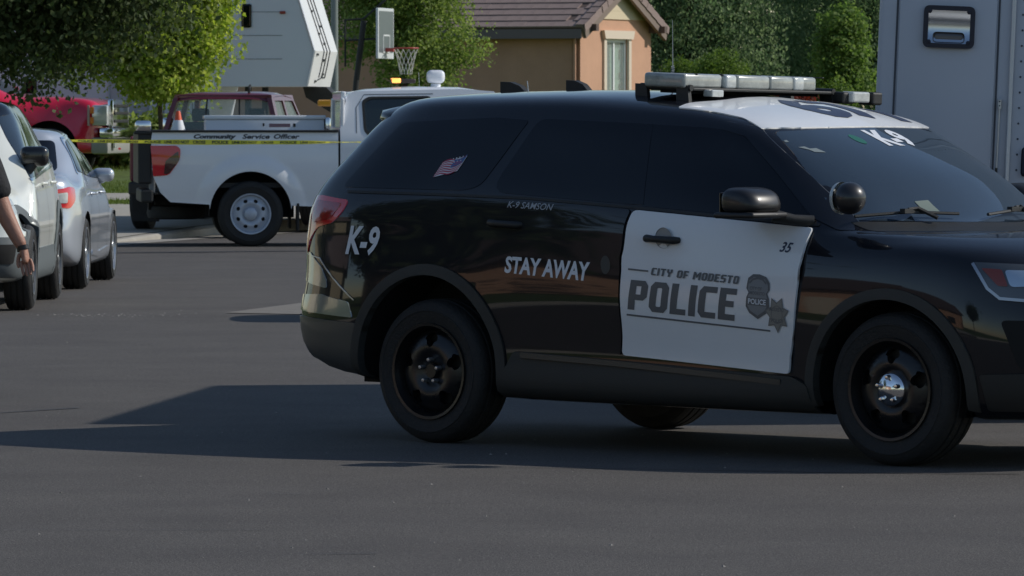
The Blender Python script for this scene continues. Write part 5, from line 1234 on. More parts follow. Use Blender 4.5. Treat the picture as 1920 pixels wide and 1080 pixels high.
for i, (x, y, r) in enumerate([(-6.62, 96.4, .36), (-6.05, 96.5, .33), (-7.5, 96.4, .4), (-5.4, 96.5, .35)]):
    tree('leafy_shrub', (x, y, zt(y)), 0, 0, [(0, 0, .35)], [(r, r, .42)], 1800, .07, midl, ['leafy shrub on the lawn, left of the white pickup tailgate', 'leafy shrub half behind the white pickup tailgate', 'leafy shrub beside the red pickup bumper', 'leafy shrub hidden behind the white pickup'][i], 'shrub', 'shrubs at the top of the lawn', 50 + i, cl=.14, ncl=60, elong=2.2)
redl = leaf_mat('leaf_red', (.16, .035, .03), (.26, .07, .05), .3); yell = leaf_mat('leaf_yellow', (.16, .14, .03), (.24, .20, .05), .3)
for i, (x, m, lab) in enumerate([(3.9, redl, 'reddish flowering bush seen under the light bar'), (3.2, yell, 'yellow green bush seen under the left end of the light bar'), (4.55, yell, 'yellow green bush seen under the middle of the light bar'), (5.3, redl, 'reddish bush seen under the right part of the light bar'), (6.1, hedgel, 'low green bush next to the box truck')]):
    tree('garden_bush', (x, 107 + .3 * i, zt(107)), 0, 0, [(0, 0, .75)], [(.42, .4, .48)], 2600, .05, m, lab, 'bush', 'bushes in front of the evergreens', 60 + i, cl=.10, ncl=120)
me, _ = leaves_mesh('far', np.random.default_rng(77), [(x, 158, 4.2 + 1.5 * math.sin(x)) for x in range(-26, 30, 3)], [(3.2, 2, 3.6)] * 19, 52000, .17, cl=.5, ncl=1100)
prop(link('distant_trees', me, darkl), 'dense far-off mass of dark trees closing the view', None, None, 'stuff')
# lawn grass tufts
rng = np.random.default_rng(4); n = 26000; D = rng.uniform(79, 96.7, n); X = rng.uniform(-.092, -.05, n) * D
keep = [not ((84.9 < d < 87.6) or (92.3 < d < 94.4) or (d < 83.2 and x > -6.3)) for x, d in zip(X, D)]
X, D = X[keep], D[keep]; n = len(X); h = rng.uniform(.03, .075, n); w_ = .006; a = rng.uniform(0, 6.28, n); Z = np.array([zt(d) for d in D])
V = np.empty((n, 3, 3)); V[:, 0] = np.c_[X - w_ * np.cos(a), D - w_ * np.sin(a), Z]; V[:, 1] = np.c_[X + w_ * np.cos(a), D + w_ * np.sin(a), Z]; V[:, 2] = np.c_[X + rng.normal(0, .02, n), D + rng.normal(0, .02, n), Z + h]
me = bpy.data.meshes.new('grass'); me.vertices.add(n * 3); me.vertices.foreach_set('co', V.reshape(-1)); me.loops.add(n * 3); me.loops.foreach_set('vertex_index', np.arange(n * 3, dtype=np.int32)); me.polygons.add(n); me.polygons.foreach_set('loop_start', np.arange(0, n * 3, 3, dtype=np.int32)); me.update(calc_edges=True)
prop(link('grass', me, leaf_mat('grass_blade', (.09, .14, .025), (.16, .20, .05), .3)), 'short green grass on the lawns', None, None, 'stuff')

# ------------------------------------------------------------------ tan house
stucco = mat('stucco', (.54, .31, .20), .9, var=.08, vscale=1.5, bump=.4, bscale=45)
siding = mat('siding_cream', (.62, .52, .36), .7); trimw = mat('trim_cream', (.66, .56, .44), .6)
tile_m = mat('roof_tile', (.25, .185, .165), .8, var=.18, vscale=2.5, bump=.3, bscale=20)
fascia = mat('fascia_brown', (.11, .075, .06), .7)
HZ = zt(115)
cor = at(1088, 60, 115); HA = math.atan2(.914, .407)               # gable wall runs along +x of the house frame
house = empty('tan_house', (cor.x, 115, HZ), HA, 'tan stucco house with grey tile roof, cream gable and a sliding window', 'house')
GW = 3.70; EZ = 3.44 - HZ; PITCHR = math.tan(R(24)); LEN = 9.0     # house frame: x along gable wall (0..GW), y into the house (towards its far left)
pk = EZ + GW / 2 * PITCHR
u0, u1, z0, z1 = 1.27, 2.43, 1.0, 3.14 - HZ
def wallp(loops, y, th, m, name, par=house):
    bm = flat(loops, 0); bm.verts.index_update(); vs = [(v.co.x, y, v.co.y) for v in bm.verts]; n_ = len(vs); vs += [(v.co.x, y + th, v.co.y) for v in bm.verts]
    fs = [[v.index for v in f.verts] for f in bm.faces]; be = [(e.verts[0].index, e.verts[1].index) for e in bm.edges if len(e.link_faces) == 1]; bm.free()
    return MB().add(vs, fs + [tuple(i + n_ for i in reversed(f)) for f in fs] + [(a, b, b + n_, a + n_) for a, b in be]).build(name, m, par)
sz_ = 3.54 - HZ
wallp([[(0, -.3), (GW, -.3), (GW, EZ - .03), (GW - (sz_ - EZ) / PITCHR, sz_), ((sz_ - EZ) / PITCHR, sz_), (0, EZ - .03)], [(u0, z0), (u1, z0), (u1, z1), (u0, z1)]], 0, .18, stucco, 'gable_wall')
k = 0; z = sz_
while z < pk - .03:
    zz = min(z + .17, pk - .01); a, b = (z - EZ) / PITCHR, (zz - EZ) / PITCHR
    wallp([[(a, z), (GW - a, z), (GW - b, zz), (b, zz)]], -.030, .05, siding, 'siding_board'); z += .172
MB().box((.0, .02, -.3), (.18, LEN, EZ)).build('side_wall', stucco, house)
MB().box((GW - .18, .2, -.3), (GW, LEN, EZ)).build('side_wall', stucco, house)
MB().box((.18, LEN - .2, -.3), (GW - .18, LEN, EZ)).build('back_wall', stucco, house)
wn_ = wallp([[(u0 - .13, z0 - .1), (u1 + .13, z0 - .1), (u1 + .13, z1), (u0 - .13, z1)], [(u0, z0), (u1, z0), (u1, z1 - .001), (u0, z1 - .001)]], -.045, .045, trimw, 'window')
MB().prism([(u0 - .15, z1), (u1 + .15, z1), (u1 + .22, z1 + .17), (u0 - .22, z1 + .17)], (-.085, -.002), lambda u, v, w: (u, w, v)).build('lintel', trimw, wn_)
um = (u0 + u1) / 2 - .06
cur_d = mat('curtain_grey', (.10, .13, .12), .8, var=.3, vscale=9); cur_g = mat('curtain_green', (.22, .34, .27), .8, var=.25, vscale=7)
MB().box((u0, .12, z0), (um, .13, z1)).build('curtain', cur_d, wn_); MB().box((um, .125, z0), (u1, .135, z1)).build('curtain', cur_g, wn_)
fr_ = MB(); 
for a, b in ((u0, u0 + .05), (um - .02, um + .05), (u1 - .06, u1)): fr_.box((a, .03, z0), (b, .07, z1))
fr_.box((u0 + .05, .032, z1 - .07), (um - .02, .068, z1)); fr_.box((um + .05, .032, z1 - .07), (u1 - .06, .068, z1)); fr_.build('frame', mat('vinyl_white', (.72, .74, .74), .4), wn_)
MB().box((u0 + .05, .05, z0), (um - .02, .054, z1 - .07)).build('pane', mat('pane_glass', (.5, .6, .58), .02, alpha=.2, spec=1), wn_); MB().box((um + .05, .05, z0), (u1 - .06, .054, z1 - .07)).build('pane', MATS['pane_glass'], wn_)
for a, b in ((1.75, 1.95), (1.35, 1.48), (1.08, 1.25)): MB().rbox((u1 - .13, .10, (a + b) / 2), (.07, .02, b - a), .008).build('blind_piece', under, wn_)
# roof: sheets under the tiles, tiles on the slope we see
OV, OG = .32, .22
def slope_pt(s, y, up=0, side=-1):
    """s: distance up the slope from the eave edge"""
    c, q = math.cos(math.atan(PITCHR)), math.sin(math.atan(PITCHR)); x = -OV + s * c; z_ = EZ + .02 - OV * PITCHR + s * q
    x -= up * q; z_ += up * c
    return (x if side < 0 else GW - x, y, z_)
SL = (GW / 2 + OV) / math.cos(math.atan(PITCHR))
for sd_ in (-1, 1):
    MB().add([slope_pt(0, -OG, 0, sd_), slope_pt(SL, -OG, 0, sd_), slope_pt(SL, LEN, 0, sd_), slope_pt(0, LEN, 0, sd_), slope_pt(0, -OG, .04, sd_), slope_pt(SL, -OG, .04, sd_), slope_pt(SL, LEN, .04, sd_), slope_pt(0, LEN, .04, sd_)],
             [(0, 1, 2, 3), (7, 6, 5, 4), (0, 4, 5, 1), (1, 5, 6, 2), (2, 6, 7, 3), (3, 7, 4, 0)]).build('roof', fascia, house)
    MB().add([slope_pt(-.01, -OG - .02, -.20, sd_), slope_pt(SL, -OG - .02, -.20, sd_), slope_pt(SL, -OG - .02, .03, sd_), slope_pt(-.01, -OG - .02, .03, sd_), slope_pt(-.01, -OG + .05, -.20, sd_), slope_pt(SL, -OG + .05, -.20, sd_), slope_pt(SL, -OG + .05, .03, sd_), slope_pt(-.01, -OG + .05, .03, sd_)],
             [(0, 1, 2, 3), (7, 6, 5, 4), (0, 4, 5, 1), (1, 5, 6, 2), (2, 6, 7, 3), (3, 7, 4, 0)]).build('barge_board', mat('barge', (.20, .15, .12), .7), house)
MB().box((-OV - .03, -OG + .05, EZ - OV * PITCHR - .17), (-OV, LEN, EZ - OV * PITCHR + .02)).build('fascia', mat('fascia_grey', (.16, .13, .125), .7), house)
ex = .31; tw_ = .335; NC = int(SL / ex) + 1; NT = 14
th_ = MB().box((0, 0, 0), (ex + .06, tw_ - .006, .03)).mesh('roof_tile'); th_.materials.append(tile_m)
sa = math.atan(PITCHR)
for r_i in range(NC):
    for c_i in range(NT):
        o = bpy.data.objects.new('roof_tile', th_); C.objects.link(o); o.parent = house
        p = slope_pt(r_i * ex - .02, -OG + c_i * tw_ + (.16 if r_i % 2 else 0) - (.16 if r_i % 2 and c_i == 0 else 0), .042)
        o.location = p; o.rotation_euler = (0, -sa - R(-3.6) + R(rnd.uniform(-.4, .4)), 0)
for sd_ in (-1, 1):                                               # rake tiles over the gable edges
    rk = MB().box((0, 0, 0), (ex + .05, .20, .035)).box((0, -.012, -.12), (ex + .05, .02, .035)).mesh('rake_tile'); rk.materials.append(tile_m)
    for i in range(NC):
        o = bpy.data.objects.new('rake_tile', rk); C.objects.link(o); o.parent = house
        p = slope_pt(i * ex - .02, -OG - .03, .075, sd_); o.location = p
        o.rotation_euler = (0, -sa + R(3), 0) if sd_ < 0 else (0, sa + math.pi - R(3), 0)
        if sd_ > 0: o.scale = (1, 1, -1)
MB().box((-.02, -.36, EZ - .16), (.12, -.002, EZ - .02)).build('corbel', fascia, house); MB().box((GW - .12, -.36, EZ - .16), (GW + .02, -.002, EZ - .02)).build('corbel', fascia, house)
MB().tube([(-.06, .10, -.2), (-.06, .10, EZ - .25)], .035, 8).build('downpipe', stucco, house)
# ------------------------------------------------------------------ camper trailer
CZ = zt(97)
cp_ = at(589, 94, 97); CA = R(-7.7)
cam_t = empty('camper_trailer', (cp_.x, 97, CZ), CA, 'large grey white fifth wheel camper with a white slanted nose', 'camper')
cw = mat('camper_side', (.66, .70, .74), .5, var=.02, vscale=1); cf = mat('camper_front', (.72, .73, .73), .4)
nz = [(-.13, 2.085 - CZ), (0, 2.69 - CZ), (-.26, 3.55 - CZ), (-.40, 4.05 - CZ)]
side_p = nz + [(-9.5, 4.05 - CZ), (-9.5, 1.05 - CZ), (-1.95, 1.05 - CZ), (-1.75, 2.085 - CZ)]
wx0, wx1 = -1.24, -1.08
MB().prism(side_p, (0.0, 2.38)).build('body', cw, cam_t)
vs = []
for x, z in nz: vs += [(x + .006, .0, z), (x + .006, 2.38, z)]
MB().add(vs, [(0, 1, 3, 2), (2, 3, 5, 4), (4, 5, 7, 6)]).build('front_cap', cf, cam_t)
MB().tube([(x + .005, .0, z) for x, z in nz], .022, 6).build('corner_trim', mat('trim_alu', (.55, .57, .6), .4, metal=.5), cam_t)
def on_cap(t, y): # t measured along nose polyline 0..1 for lower, 1..2 mid
    i = min(int(t), 2); f = t - i; a, b = nz[i], nz[i + 1]; return (lerp(a[0], b[0], f) + .014, y, lerp(a[1], b[1], f))
for y0 in (.95, 1.25, 1.55):
    pts = [on_cap(t, y0 + dy) for t, dy in ((.35 + (y0 - .95) * .3 - .25, -.35), (.25, 0), (.6, .02), (1.0, 0), (1.4, -.05), (2.0, -.15), (2.9, -.2))][0 if y0 > 1 else 1:]
    MB().tube(pts, .011, 5).build('front_stripe', decal_black, cam_t)
for t, y in ((.15, .7), (.9, .35), (.75, 1.15), (1.15, 1.2), (1.35, .95), (1.5, 1.3), (1.8, .9), (2.3, .6), (.35, 1.3)):
    p = on_cap(t, y); MB().cbox(p, (.02, .16, .035)).build('front_mark', decal_black, cam_t)
wxa = (461 - 589) / 110
MB().rbox((wxa, -.01, 1.639 + 181 / 110 - CZ), (.17, .03, .40), .03, seg=3).build('window', tint_glass, cam_t)
MB().rbox((-.54, -.02, 1.639 + 187 / 110 - CZ), (.10, .03, .05), .01).build('marker_light', mat('marker_red', (.3, .05, .04), .3), cam_t)
for z in (2.55, 2.95, 3.35): MB().cbox((-5, -.003, z - CZ), (8.9, .006, .008)).build('panel_seam', mat('seam_grey', (.12, .13, .15), .6), cam_t)
MB().rbox(((48 - 589) / 110, -.01, 1.639 + 50 / 110 - CZ), (.22, .03, .25), .03).build('window', tint_glass, cam_t)
MB().rbox((-3.2, -.01, 1.75 - CZ), (.7, .02, 1.2), .04).build('door', mat('camper_door', (.45, .48, .5), .5), cam_t)
for x in (-2.6, -2.35, -2.1): MB().cbox((x, -.004, 1.45 - CZ), (.012, .008, .7)).build('panel_seam', MATS['seam_grey'], cam_t)
MB().prism([(-.35, 2.08 - CZ), (.05, 2.08 - CZ), (.40, 1.72 - CZ), (.20, 1.60 - CZ), (-.3, 1.9 - CZ)], (.9, 1.4)).build('pin_box', dark_plastic, cam_t)
MB().rbox((.14, .3, 1.80 - CZ), (.26, .10, .11), .03).build('marker_light', mat('amber_lens', (.7, .33, .03), .3, coat=.5), cam_t)
for y in (.35, 2.0): MB().cbox((-1.2, y, (2.08 - CZ) / 2), (.10, .10, 2.08 - CZ)).build('landing_leg', dark_plastic, cam_t)
for x in (-6.2, -7.1):
    for y in (.15, 2.2): make_wheel('wheel', cam_t, x, y, .38, -1 if y < 1 else 1, r=.38, w=.22, rim_r=.2, style='truck8', rim_m=steel)
MB().box((-9.2, .3, .3), (-2.2, 2.1, 1.05 - CZ)).build('chassis', under, cam_t)
# low brown garden wall before it
gw = MB().box((-9.5, 96.75, zt(96) - .1), (-5.25, 96.92, 1.47)); prop(gw.build('garden_wall', mat('wall_brown', (.17, .125, .11), .9, var=.15, vscale=5)), 'low brown garden wall behind the lawn at the left', 'wall')
MB().cbox((-6.85, 96.84, 1.60), (.06, .06, .30)).build('gate_post', dark_plastic)
prop(bpy.data.objects['gate_post'], 'short dark post standing on the brown garden wall', 'post')
# ------------------------------------------------------------------ lamp pole, hoop
lp = empty('street_lamp', (at(627, 100, 102).x, 102, zt(102)), 0, 'grey green street lamp pole just right of the camper nose', 'street lamp')
pole_m = mat('pole_green', (.17, .20, .19), .5)
MB().tube([(0, 0, 0), (0, 0, 3.5), (0, 0, 7)], [.075, .062, .045], 14).build('pole', pole_m, lp, 50)
MB().tube([(0, 0, 6.9), (.5, -.3, 7.4), (1.3, -.8, 7.5)], .03, 8).build('arm', pole_m, lp, 50); MB().rbox((1.5, -.95, 7.46), (.55, .25, .12), .04).build('lamp_head', pole_m, lp); MB().rbox((0, 0, .1), (.22, .22, .2), .02).build('base', pole_m, lp)
hp = empty('basketball_hoop', (at(700, 90, 105).x, 105, zt(105)), math.atan2(-.24, .97), 'portable basketball hoop with white backboard and net in front of the trees', 'basketball hoop')
hz0 = zt(105); bx = .22; cz = 3.09 - hz0
MB().rbox((bx, 0, cz), (.045, 1.10, .93), .01).build('backboard', mat('board_white', (.62, .65, .66), .35), hp)
fm = mat('board_fill', (.13, .16, .17), .3); MB().cbox((bx + .026, 0, cz + .03), (.006, .98, .76)).build('board_panel', fm, hp)
sq = MB(); 
for a, b, c, d in ((-.24, -.21, -.36, -.02), (.21, .24, -.36, -.02), (-.24, .24, -.05, -.02), (-.24, .24, -.36, -.33)): sq.box((bx + .031, a, cz + c), (bx + .035, b, cz + d))
sq.build('target_square', MATS['board_white'], hp)
rc = Vector((bx + .40, 0, 2.82 - hz0))
MB().tube([rc + Vector((.225 * math.cos(a), .225 * math.sin(a), 0)) for a in np.linspace(0, 2 * math.pi, 33)], .014, 8, False).build('rim', mat('rim_red', (.45, .07, .06), .4), hp, 60)
MB().cbox((bx + .10, 0, 2.79 - hz0), (.16, .14, .07)).build('rim_mount', MATS['rim_red'], hp)
mb = MB()
for k in range(12):
    for s_ in (-1, 1):
        pts = []
        for t in np.linspace(0, 1, 7):
            a = 2 * math.pi * k / 12 + s_ * t * 1.15; r = .22 - .115 * t ** .7; pts.append(rc + Vector((r * math.cos(a), r * math.sin(a), -.02 - .46 * t)))
        mb.tube(pts, .007, 4)
nt_ = mb.build('net', mat('net_white', (.7, .68, .62), .8), hp); 
MB().tube([(-.42, 0, .0), (-.33, 0, 1.2), (-.18, 0, 2.35)], .055, 10).build('pole', dark_plastic, hp, 50)
for z in (2.38, 2.0): MB().tube([(-.55, .05, z - .02), (-.2, .05, z), (bx, .05, z + .35 if z > 2.2 else z + .02)], .02, 6).build('arm', dark_plastic, hp)
MB().tube([(-.55, .05, 1.5), (-.55, .05, 2.36)], .02, 6).build('strut', dark_plastic, hp)
MB().rbox((-.5, 0, .12), (1.1, .75, .24), .08).build('base', dark_plastic, hp, 40)
# ------------------------------------------------------------------ grey box truck at the right
VZ = 30.6; SV = FPX / VZ
bt = empty('box_truck', ((1641 - 960) / SV - 1.7 * .042, VZ, 0), R(-6), 'tall grey box truck, its rear door with a rectangular scene light, beyond the police SUV', 'truck', ry=R(2.4))
bxm = mat('box_grey', (.47, .51, .58), .5, coat=0, var=.02, vscale=1.5); seam_m = mat('seam_dark', (.05, .06, .08), .6)
MB().rbox((1.23, 2.15, 1.91), (2.46, 4.3, 2.22), .03, seg=3).build('box_body', bxm, bt, 40)
def vu(px, py=150): return ((px - 1641) / SV) / math.cos(R(6))
def vz(py): return CAM_H + (210 - py) / SV
for px in (1675, 1864):
    MB().cbox((vu(px), -.001, 1.9), (.010, .006, 2.0)).build('door_seam', seam_m, bt)
MB().rbox(((vu(1677) + vu(1862)) / 2, -.004, 1.9), (vu(1862) - vu(1677) - .012, .018, 1.98), .006).build('door', bxm, bt, 40)
MB().rbox((vu(1891), -.012, 1.9), (.024, .022, 2.05), .006).build('corner_trim', mat('trim_alu', (.55, .57, .6), .4, metal=.5), bt)
for i in range(22): MB().lathe([(0, -.006), (.005, -.004), (.006, 0)], 8, M=Matrix.Translation((vu(1908), -.001, .95 + i * .083))).build('rivet', seam_m, bt)
sl = empty('scene_light', (vu(1772), -.012, vz(44))); sl.parent = bt; sl.rotation_euler = (0, R(0), 0)
fo = rounded([(-.137, -.113), (.137, -.113), (.137, .113), (-.137, .113)], .035, 6); fi = rounded([(-.112, -.088), (.112, -.088), (.112, .088), (-.112, .088)], .015, 4)
bm = flat([fo, fi], 0); bm.verts.index_update(); v0 = [(v.co.x, -.03, v.co.y) for v in bm.verts] + [(v.co.x, .0, v.co.y) for v in bm.verts]; n_ = len(bm.verts)
fs = [[v.index for v in f.verts] for f in bm.faces] + [[e.verts[0].index, e.verts[1].index, e.verts[1].index + n_, e.verts[0].index + n_] for e in bm.edges if len(e.link_faces) == 1]; bm.free()
MB().add(v0, fs).build('bezel', mat('bezel_navy', (.012, .014, .03), .5), sl)
rv = []
for j, t in enumerate(np.linspace(-1, 1, 15)): rv += [(-.112, -.004 - .02 * t * t, t * .088), (.112, -.004 - .02 * t * t, t * .088)]
MB().add(rv, [(2 * i, 2 * i + 1, 2 * i + 3, 2 * i + 2) for i in range(14)]).build('reflector', mat('reflector_metal', (.55, .58, .62), .22, metal=1), sl, 80)
MB().rbox((0, -.012, -.055), (.17, .01, .055), .02, seg=3).build('led_block', mat('led_dark', (.12, .12, .13), .35, metal=.5), sl)
for a in (-1, 1):
    for b in (-1, 1): MB().lathe([(0, -.036), (.010, -.034), (.012, -.028)], 12, M=Matrix.Translation((a * .105, 0, b * .082))).build('screw', mat('bezel_navy', (.012, .014, .03), .5), sl)
rd_ = MB().tube([(vu(1872), -.03, vz(188)), (vu(1871), -.03, vz(320))], .006, 8).build('latch_rod', steel, bt, 50)
MB().rbox((vu(1872), -.018, vz(184)), (.020, .03, .055), .004).build('bracket', steel, rd_)
for z in (vz(179), vz(187)): MB().lathe([(0, -.038), (.004, -.036), (.005, -.03)], 8, M=Matrix.Translation((vu(1872), 0, z))).build('screw', seam_m, rd_)
MB().cbox((vu(1871), -.03, vz(312)), (.014, .02, .05)).build('rod_end', dark_plastic, rd_)
MB().rbox((vu(1925), -.02, vz(290)), (.05, .03, .16), .02).build('door_handle', mat('bezel_navy', (.012, .014, .03), .5), bt)
MB().box((.35, .2, .45), (2.1, 6.2, .79)).build('chassis', under, bt)
MB().rbox((1.23, -.10, .58), (2.3, .22, .14), .03).build('step_bumper', dark_plastic, bt)
mb = MB(); mb.rbox((1.23, 4.98, 1.38), (2.05, 1.25, 1.5), .15); mb.rbox((1.23, 5.95, 1.05), (1.85, .95, .75), .14); mb.build('cab', bxm, bt, 40)
for x in (.20, 2.26): MB().rbox((x, 5.0, 1.70), (.02, .75, .45), .01).build('side_window', tint_glass, bt)
for x, y in ((.20, 1.5), (2.26, 1.5), (.28, 5.9), (2.18, 5.9)):
    w_l = make_wheel('wheel', bt, x, y, .42, -1, r=.42, w=.28, rim_r=.24, style='truck8', rim_m=steel); w_l.rotation_euler = (0, 0, R(-90) if x < 1 else R(90))
# ------------------------------------------------------------------ police tape
yel = mat('tape_yellow', (.85, .75, .04), .45); 
def tape_pt(t):
    """t 0..1 from the tree at the left to the post at the right"""
    a = Vector((-9.4, 70.5, 1.42)); b = Vector((2.6, 64.5, 1.40)); p = a.lerp(b, t); p.z -= .34 * 4 * t * (1 - t) * .36 - .0; return p
mb = MB(); vs = []; N = 160
def tape_fr(t):
    tw = .75 + .45 * math.sin(t * 23) + .25 * math.sin(t * 61 + 1); hgt = .031
    return tape_pt(t), Vector((0, math.sin(tw) * hgt, math.cos(tw) * hgt))
for i in range(N + 1):
    p, h_ = tape_fr(i / N); vs += [tuple(p - h_), tuple(p + h_)]
tp = mb.add(vs, [(2 * i, 2 * i + 2, 2 * i + 3, 2 * i + 1) for i in range(N)]).build('police_tape', yel); smooth(tp.data)
prop(tp, 'yellow police tape with black lettering stretched across the street', 'barrier tape')
tlen = (tape_pt(1) - tape_pt(0)).length; u = .1; 
while u < tlen - .6:
    for wd, ln in (('POLICE', .22), ('LINE DO NOT', .34), ('CROSS', .17)):
        bm = text_bm(wd, (0, -.62, ln, .62), 0, .03); bm.verts.index_update(); vs = []
        for v in bm.verts:
            p, h_ = tape_fr((u + v.co.x) / tlen); q = p + h_ * v.co.y; vs.append((q.x, q.y - .004, q.z))
        fs = [[v.index for v in f.verts] for f in bm.faces]; bm.free(); MB().add(vs, fs).build('lettering', decal_black, tp)
        u += ln + .05
    u += .04
ps = empty('marker_post', (2.6, 64.5, 0), 0, 'orange marker post holding the right end of the tape behind the police SUV', 'post')
MB().lathe([(.0, 0), (.2, 0), (.2, .05), (.05, .07), (.045, 1.5), (0, 1.5)], 16, 'Z').build('post', mat('cone_orange', (.75, .10, .03), .5), ps, 50)
# the trunk that holds the other end
lt = empty('street_tree', (-9.5, 70.6, zt(70)), 0, 'street tree trunk at the far left holding the tape', 'tree'); MB().tube([(0, 0, 0), (.02, 0, 2.4), (.1, .1, 5)], [.14, .11, .07], 10).build('trunk', bark, lt, 50)
me, _ = leaves_mesh('crown', np.random.default_rng(9), [(-.6, 0, 5.4)], [(1.3, 1.5, 1.2)], 6000, .09, cl=.25, ncl=120); link('crown', me, darkl, lt)
# ------------------------------------------------------------------ officer at the left edge
D_ = 33.0; SO = FPX / D_
off_ = empty('person', (-3.42, D_, 0), 0, 'person in black short sleeves at the left edge, bare forearm and wrist watch showing', 'person')
def skin(name, pts, edges, rad, m, parent, sub=2, root=0):
    me = bpy.data.meshes.new(name); me.from_pydata(pts, edges, []); o = bpy.data.objects.new(name, me); C.objects.link(o)
    md = o.modifiers.new('s', 'SKIN'); sv = me.skin_vertices[0].data
    for i, r in enumerate(rad): sv[i].radius = (r, r) if isinstance(r, (int, float)) else r; sv[i].use_root = (i == root)
    md.use_smooth_shade = True
    ms = o.modifiers.new('u', 'SUBSURF'); ms.levels = sub; ms.render_levels = sub
    dg = bpy.context.evaluated_depsgraph_get(); dg.update(); new = bpy.data.meshes.new_from_object(o.evaluated_get(dg)); bpy.data.objects.remove(o)
    smooth(new); return link(name, new, m, parent)
skin_m = mat('skin', (.38, .19, .13), .55, var=.10, vscale=18, bump=.15, bscale=90); cloth = mat('uniform_black', (.012, .013, .016), .85, var=.4, vscale=30, bump=.3, bscale=60)
X0 = -3.42
def A_(px, py, dy=0): p = at(px, py, D_ + dy); return (p.x - X0, dy, p.z)
el = A_(4, 392, -.02); wr = A_(44, 468, -.06); sh_ = A_(-34, 288, 0); kn = A_(50, 494, -.065)
body_pts = [(0, 0, .98), (0, 0, 1.15), (0, 0, 1.34), (0, 0, 1.45), (0, 0, 1.53), (0, -.01, 1.60), (0, -.02, 1.68),        # 0-6 pelvis .. head
            (-.10, 0, .92), (-.12, .02, .50), (-.13, .0, .09), (-.14, .14, .04),                                           # 7-10 left leg
            (.10, 0, .92), (.12, .02, .50), (.13, .0, .09), (.14, .14, .04),                                              # 11-14
            (sh_[0], 0, 1.42), el, wr,                                                                                    # 15-17
            (-.19, 0, 1.42), (-.27, .0, 1.10), (-.26, -.10, .86)]                                                          # 18-20
edges = [(0, 1), (1, 2), (2, 3), (3, 4), (4, 5), (5, 6), (0, 7), (7, 8), (8, 9), (9, 10), (0, 11), (11, 12), (12, 13), (13, 14), (3, 15), (15, 16), (16, 17), (3, 18), (18, 19), (19, 20)]
rad = [(.16, .12), (.15, .115), (.17, .12), (.14, .10), .06, .085, .08, .10, .07, .05, .045, .10, .07, .05, .045, .075, .052, .029, .075, .05, .03]
rad[16] = .060; rad[17] = .036
pb = skin('body', body_pts, edges, rad, skin_m, off_, 2)
# shirt, trousers as slightly larger shells
skin('shirt', [body_pts[0], body_pts[1], body_pts[2], body_pts[3], body_pts[15], tuple(Vector(body_pts[15]).lerp(Vector(el), .60)), tuple(Vector(body_pts[15]).lerp(Vector(el), .90)), body_pts[18], tuple(Vector(body_pts[18]).lerp(Vector(body_pts[19]), .8)), (0, 0, 1.50)],
     [(0, 1), (1, 2), (2, 3), (3, 4), (4, 5), (5, 6), (3, 7), (7, 8), (3, 9)], [(.19, .14), (.18, .135), (.19, .14), (.16, .12), .10, .098, .100, .09, .078, .075], cloth, off_, 2)
skin('trousers', [(0, 0, 1.02), body_pts[7], body_pts[8], (-.13, 0, .10), body_pts[11], body_pts[12], (.13, 0, .10)], [(0, 1), (1, 2), (2, 3), (0, 4), (4, 5), (5, 6)], [(.19, .14), .12, .09, .075, .12, .09, .075], cloth, off_, 2)
for s_ in (-1, 1): MB().rbox((.135 * s_, .06, .05), (.11, .30, .10), .035).build('shoe', dark_plastic, off_, 50)
MB().lathe([(.0, 1.80), (.06, 1.79), (.10, 1.74), (.108, 1.68), (.09, 1.63)], 20, 'Z').build('hair', mat('hair', (.03, .02, .015), .8), off_, 60)
MB().tube([(-.17, 0, 1.03), (0, -.15, 1.03), (.17, 0, 1.03), (0, .15, 1.03), (-.17, 0, 1.03)], .025, 8).build('belt', under, off_, 60)
# hand: palm and five fingers
W = Vector(wr); K = Vector(kn); ax = (K - W).normalized(); perp = Vector((0, 1, 0)); out_ = ax.cross(perp).normalized()
def hp_(l, y, o=0): p = W + ax * l + out_ * y + Vector((0, 1, 0)) * o; return tuple(p)
pts = [hp_(-.02, 0), hp_(.03, 0), hp_(.075, 0)]; ed = [(0, 1), (1, 2)]; rd2 = [(.027, .022), (.036, .022), (.040, .020)]
hand = skin('hand', [hp_(-.03, 0), hp_(.02, 0), hp_(.06, 0), hp_(.085, 0)], [(0, 1), (1, 2), (2, 3)], [(.028, .028), (.036, .026), (.042, .022), (.040, .017)], skin_m, pb, 2)
for i, (y, ln, cu_) in enumerate(((-.030, .072, .20), (-.010, .080, .30), (.010, .076, .40), (.029, .060, .5))):
    b0 = .078; sx_ = -1
    p0 = hp_(b0 - .02, y * .8); p1 = hp_(b0 + .008, y); p2 = hp_(b0 + ln * .42, y * 1.05, sx_ * .010 * cu_ * 2); p3 = hp_(b0 + ln * .75, y * 1.05, sx_ * .028 * cu_ * 2); p4 = hp_(b0 + ln * .95, y * 1.03, sx_ * .046 * cu_ * 2)
    skin('finger', [p0, p1, p2, p3, p4], [(0, 1), (1, 2), (2, 3), (3, 4)], [.010, .0105, .0095, .0085, .0065], skin_m, hand, 2)
skin('thumb', [hp_(.015, -.022), hp_(.045, -.042, .004), hp_(.075, -.050, .002), hp_(.098, -.048, -.006)], [(0, 1), (1, 2), (2, 3)], [.014, .0125, .0115, .009], skin_m, hand, 2)
wm = Matrix.Translation(W - ax * .012) @ ax.to_track_quat('Z', 'Y').to_matrix().to_4x4()
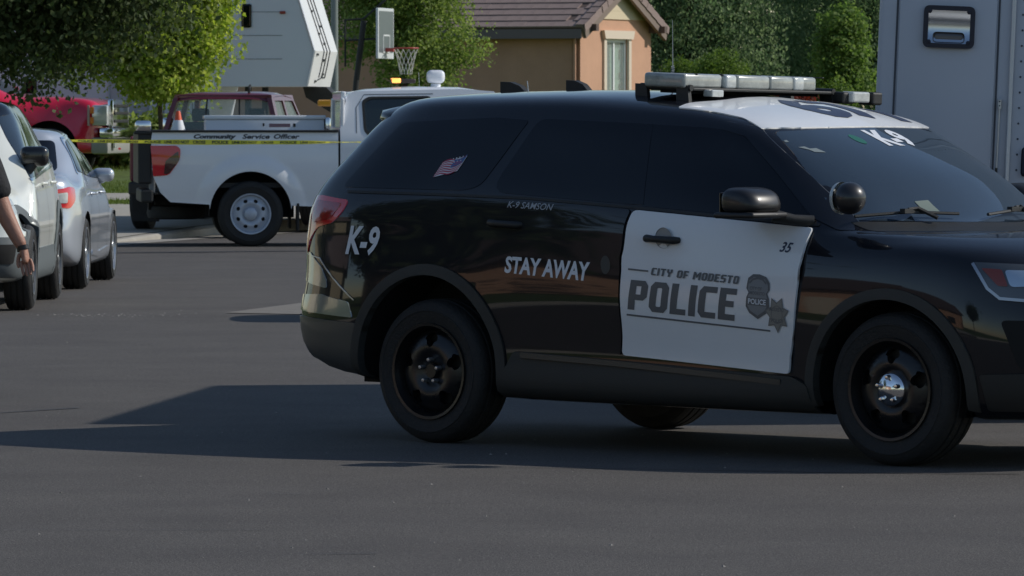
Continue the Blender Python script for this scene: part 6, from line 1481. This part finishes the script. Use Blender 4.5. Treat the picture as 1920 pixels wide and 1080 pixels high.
wt = MB().lathe([(.029, -.014), (.034, -.012), (.034, .012), (.029, .014)], 28, 'Z', wm).build('watch_strap', mat('watch_black', (.012, .012, .014), .4), pb, 50)
MB().rbox((0.012, -.033, 0), (.036, .014, .040), .005, wm).build('watch_case', mat('watch_black', (.012, .012, .014), .4), wt, 40)
MB().cbox((.030, .0, -.0), (.014, .03, .034), wm).build('watch_case', mat('watch_black', (.012, .012, .014), .4), wt)

# ------------------------------------------------------------------ the left side of the street (out of frame, mirrored in the paint)
def plain_house(x0, x1, y0, y1, h, m, label, rm):
    z = zt((y0 + y1) / 2); hs2 = empty('neighbour_house', ((x0 + x1) / 2, (y0 + y1) / 2, z), 0, label, 'house', None); a, b = (x1 - x0) / 2, (y1 - y0) / 2
    MB().box((-a, -b, -.2), (a, b, h)).build('wall', m, hs2)
    MB().add([(-a - .5, -b - .5, h), (a + .5, -b - .5, h), (a + .5, b + .5, h), (-a - .5, b + .5, h), (0, -b - .5, h + a * .45), (0, b + .5, h + a * .45)], [(0, 1, 4), (2, 3, 5), (1, 2, 5, 4), (3, 0, 4, 5), (0, 3, 2, 1)]).build('roof', rm, hs2)
    MB().cbox((a + .02, -b * .45, 1.15), (.06, 2.0, 1.3)).build('window', tint_glass, hs2); MB().cbox((a + .02, b * .4, 1.05), (.08, 3.6, 2.2)).build('garage_door', trimw, hs2)
plain_house(-30, -19, 12, 26, 3.0, stucco, 'tan single storey house on the left side of the street, outside the frame, with garage', fascia)
plain_house(-31, -20, 30, 44, 3.0, siding, 'cream single storey house on the left side of the street, outside the frame, with garage', tile_m)
pave('driveway', -19, -6.0, 18, 23, 'pale concrete driveway on the left side, out of frame')
for i, (x, y) in enumerate(((-13, 27.5), (-14, 11), (-16, 36))):
    tree('yard_tree', (x, y, .13), 2.0, .15, [(0, 0, 4.0), (.8, 0, 3.4), (-.8, .3, 3.5)], [(1.8, 1.8, 1.6), (1.2, 1.2, 1), (1.2, 1.2, 1)], 5000, .18, darkl, ['green yard tree between the two houses left of the frame', 'green yard tree nearest the camera left of the frame', 'green yard tree before the cream house left of the frame'][i], seed=90 + i, cl=.45, ncl=90)
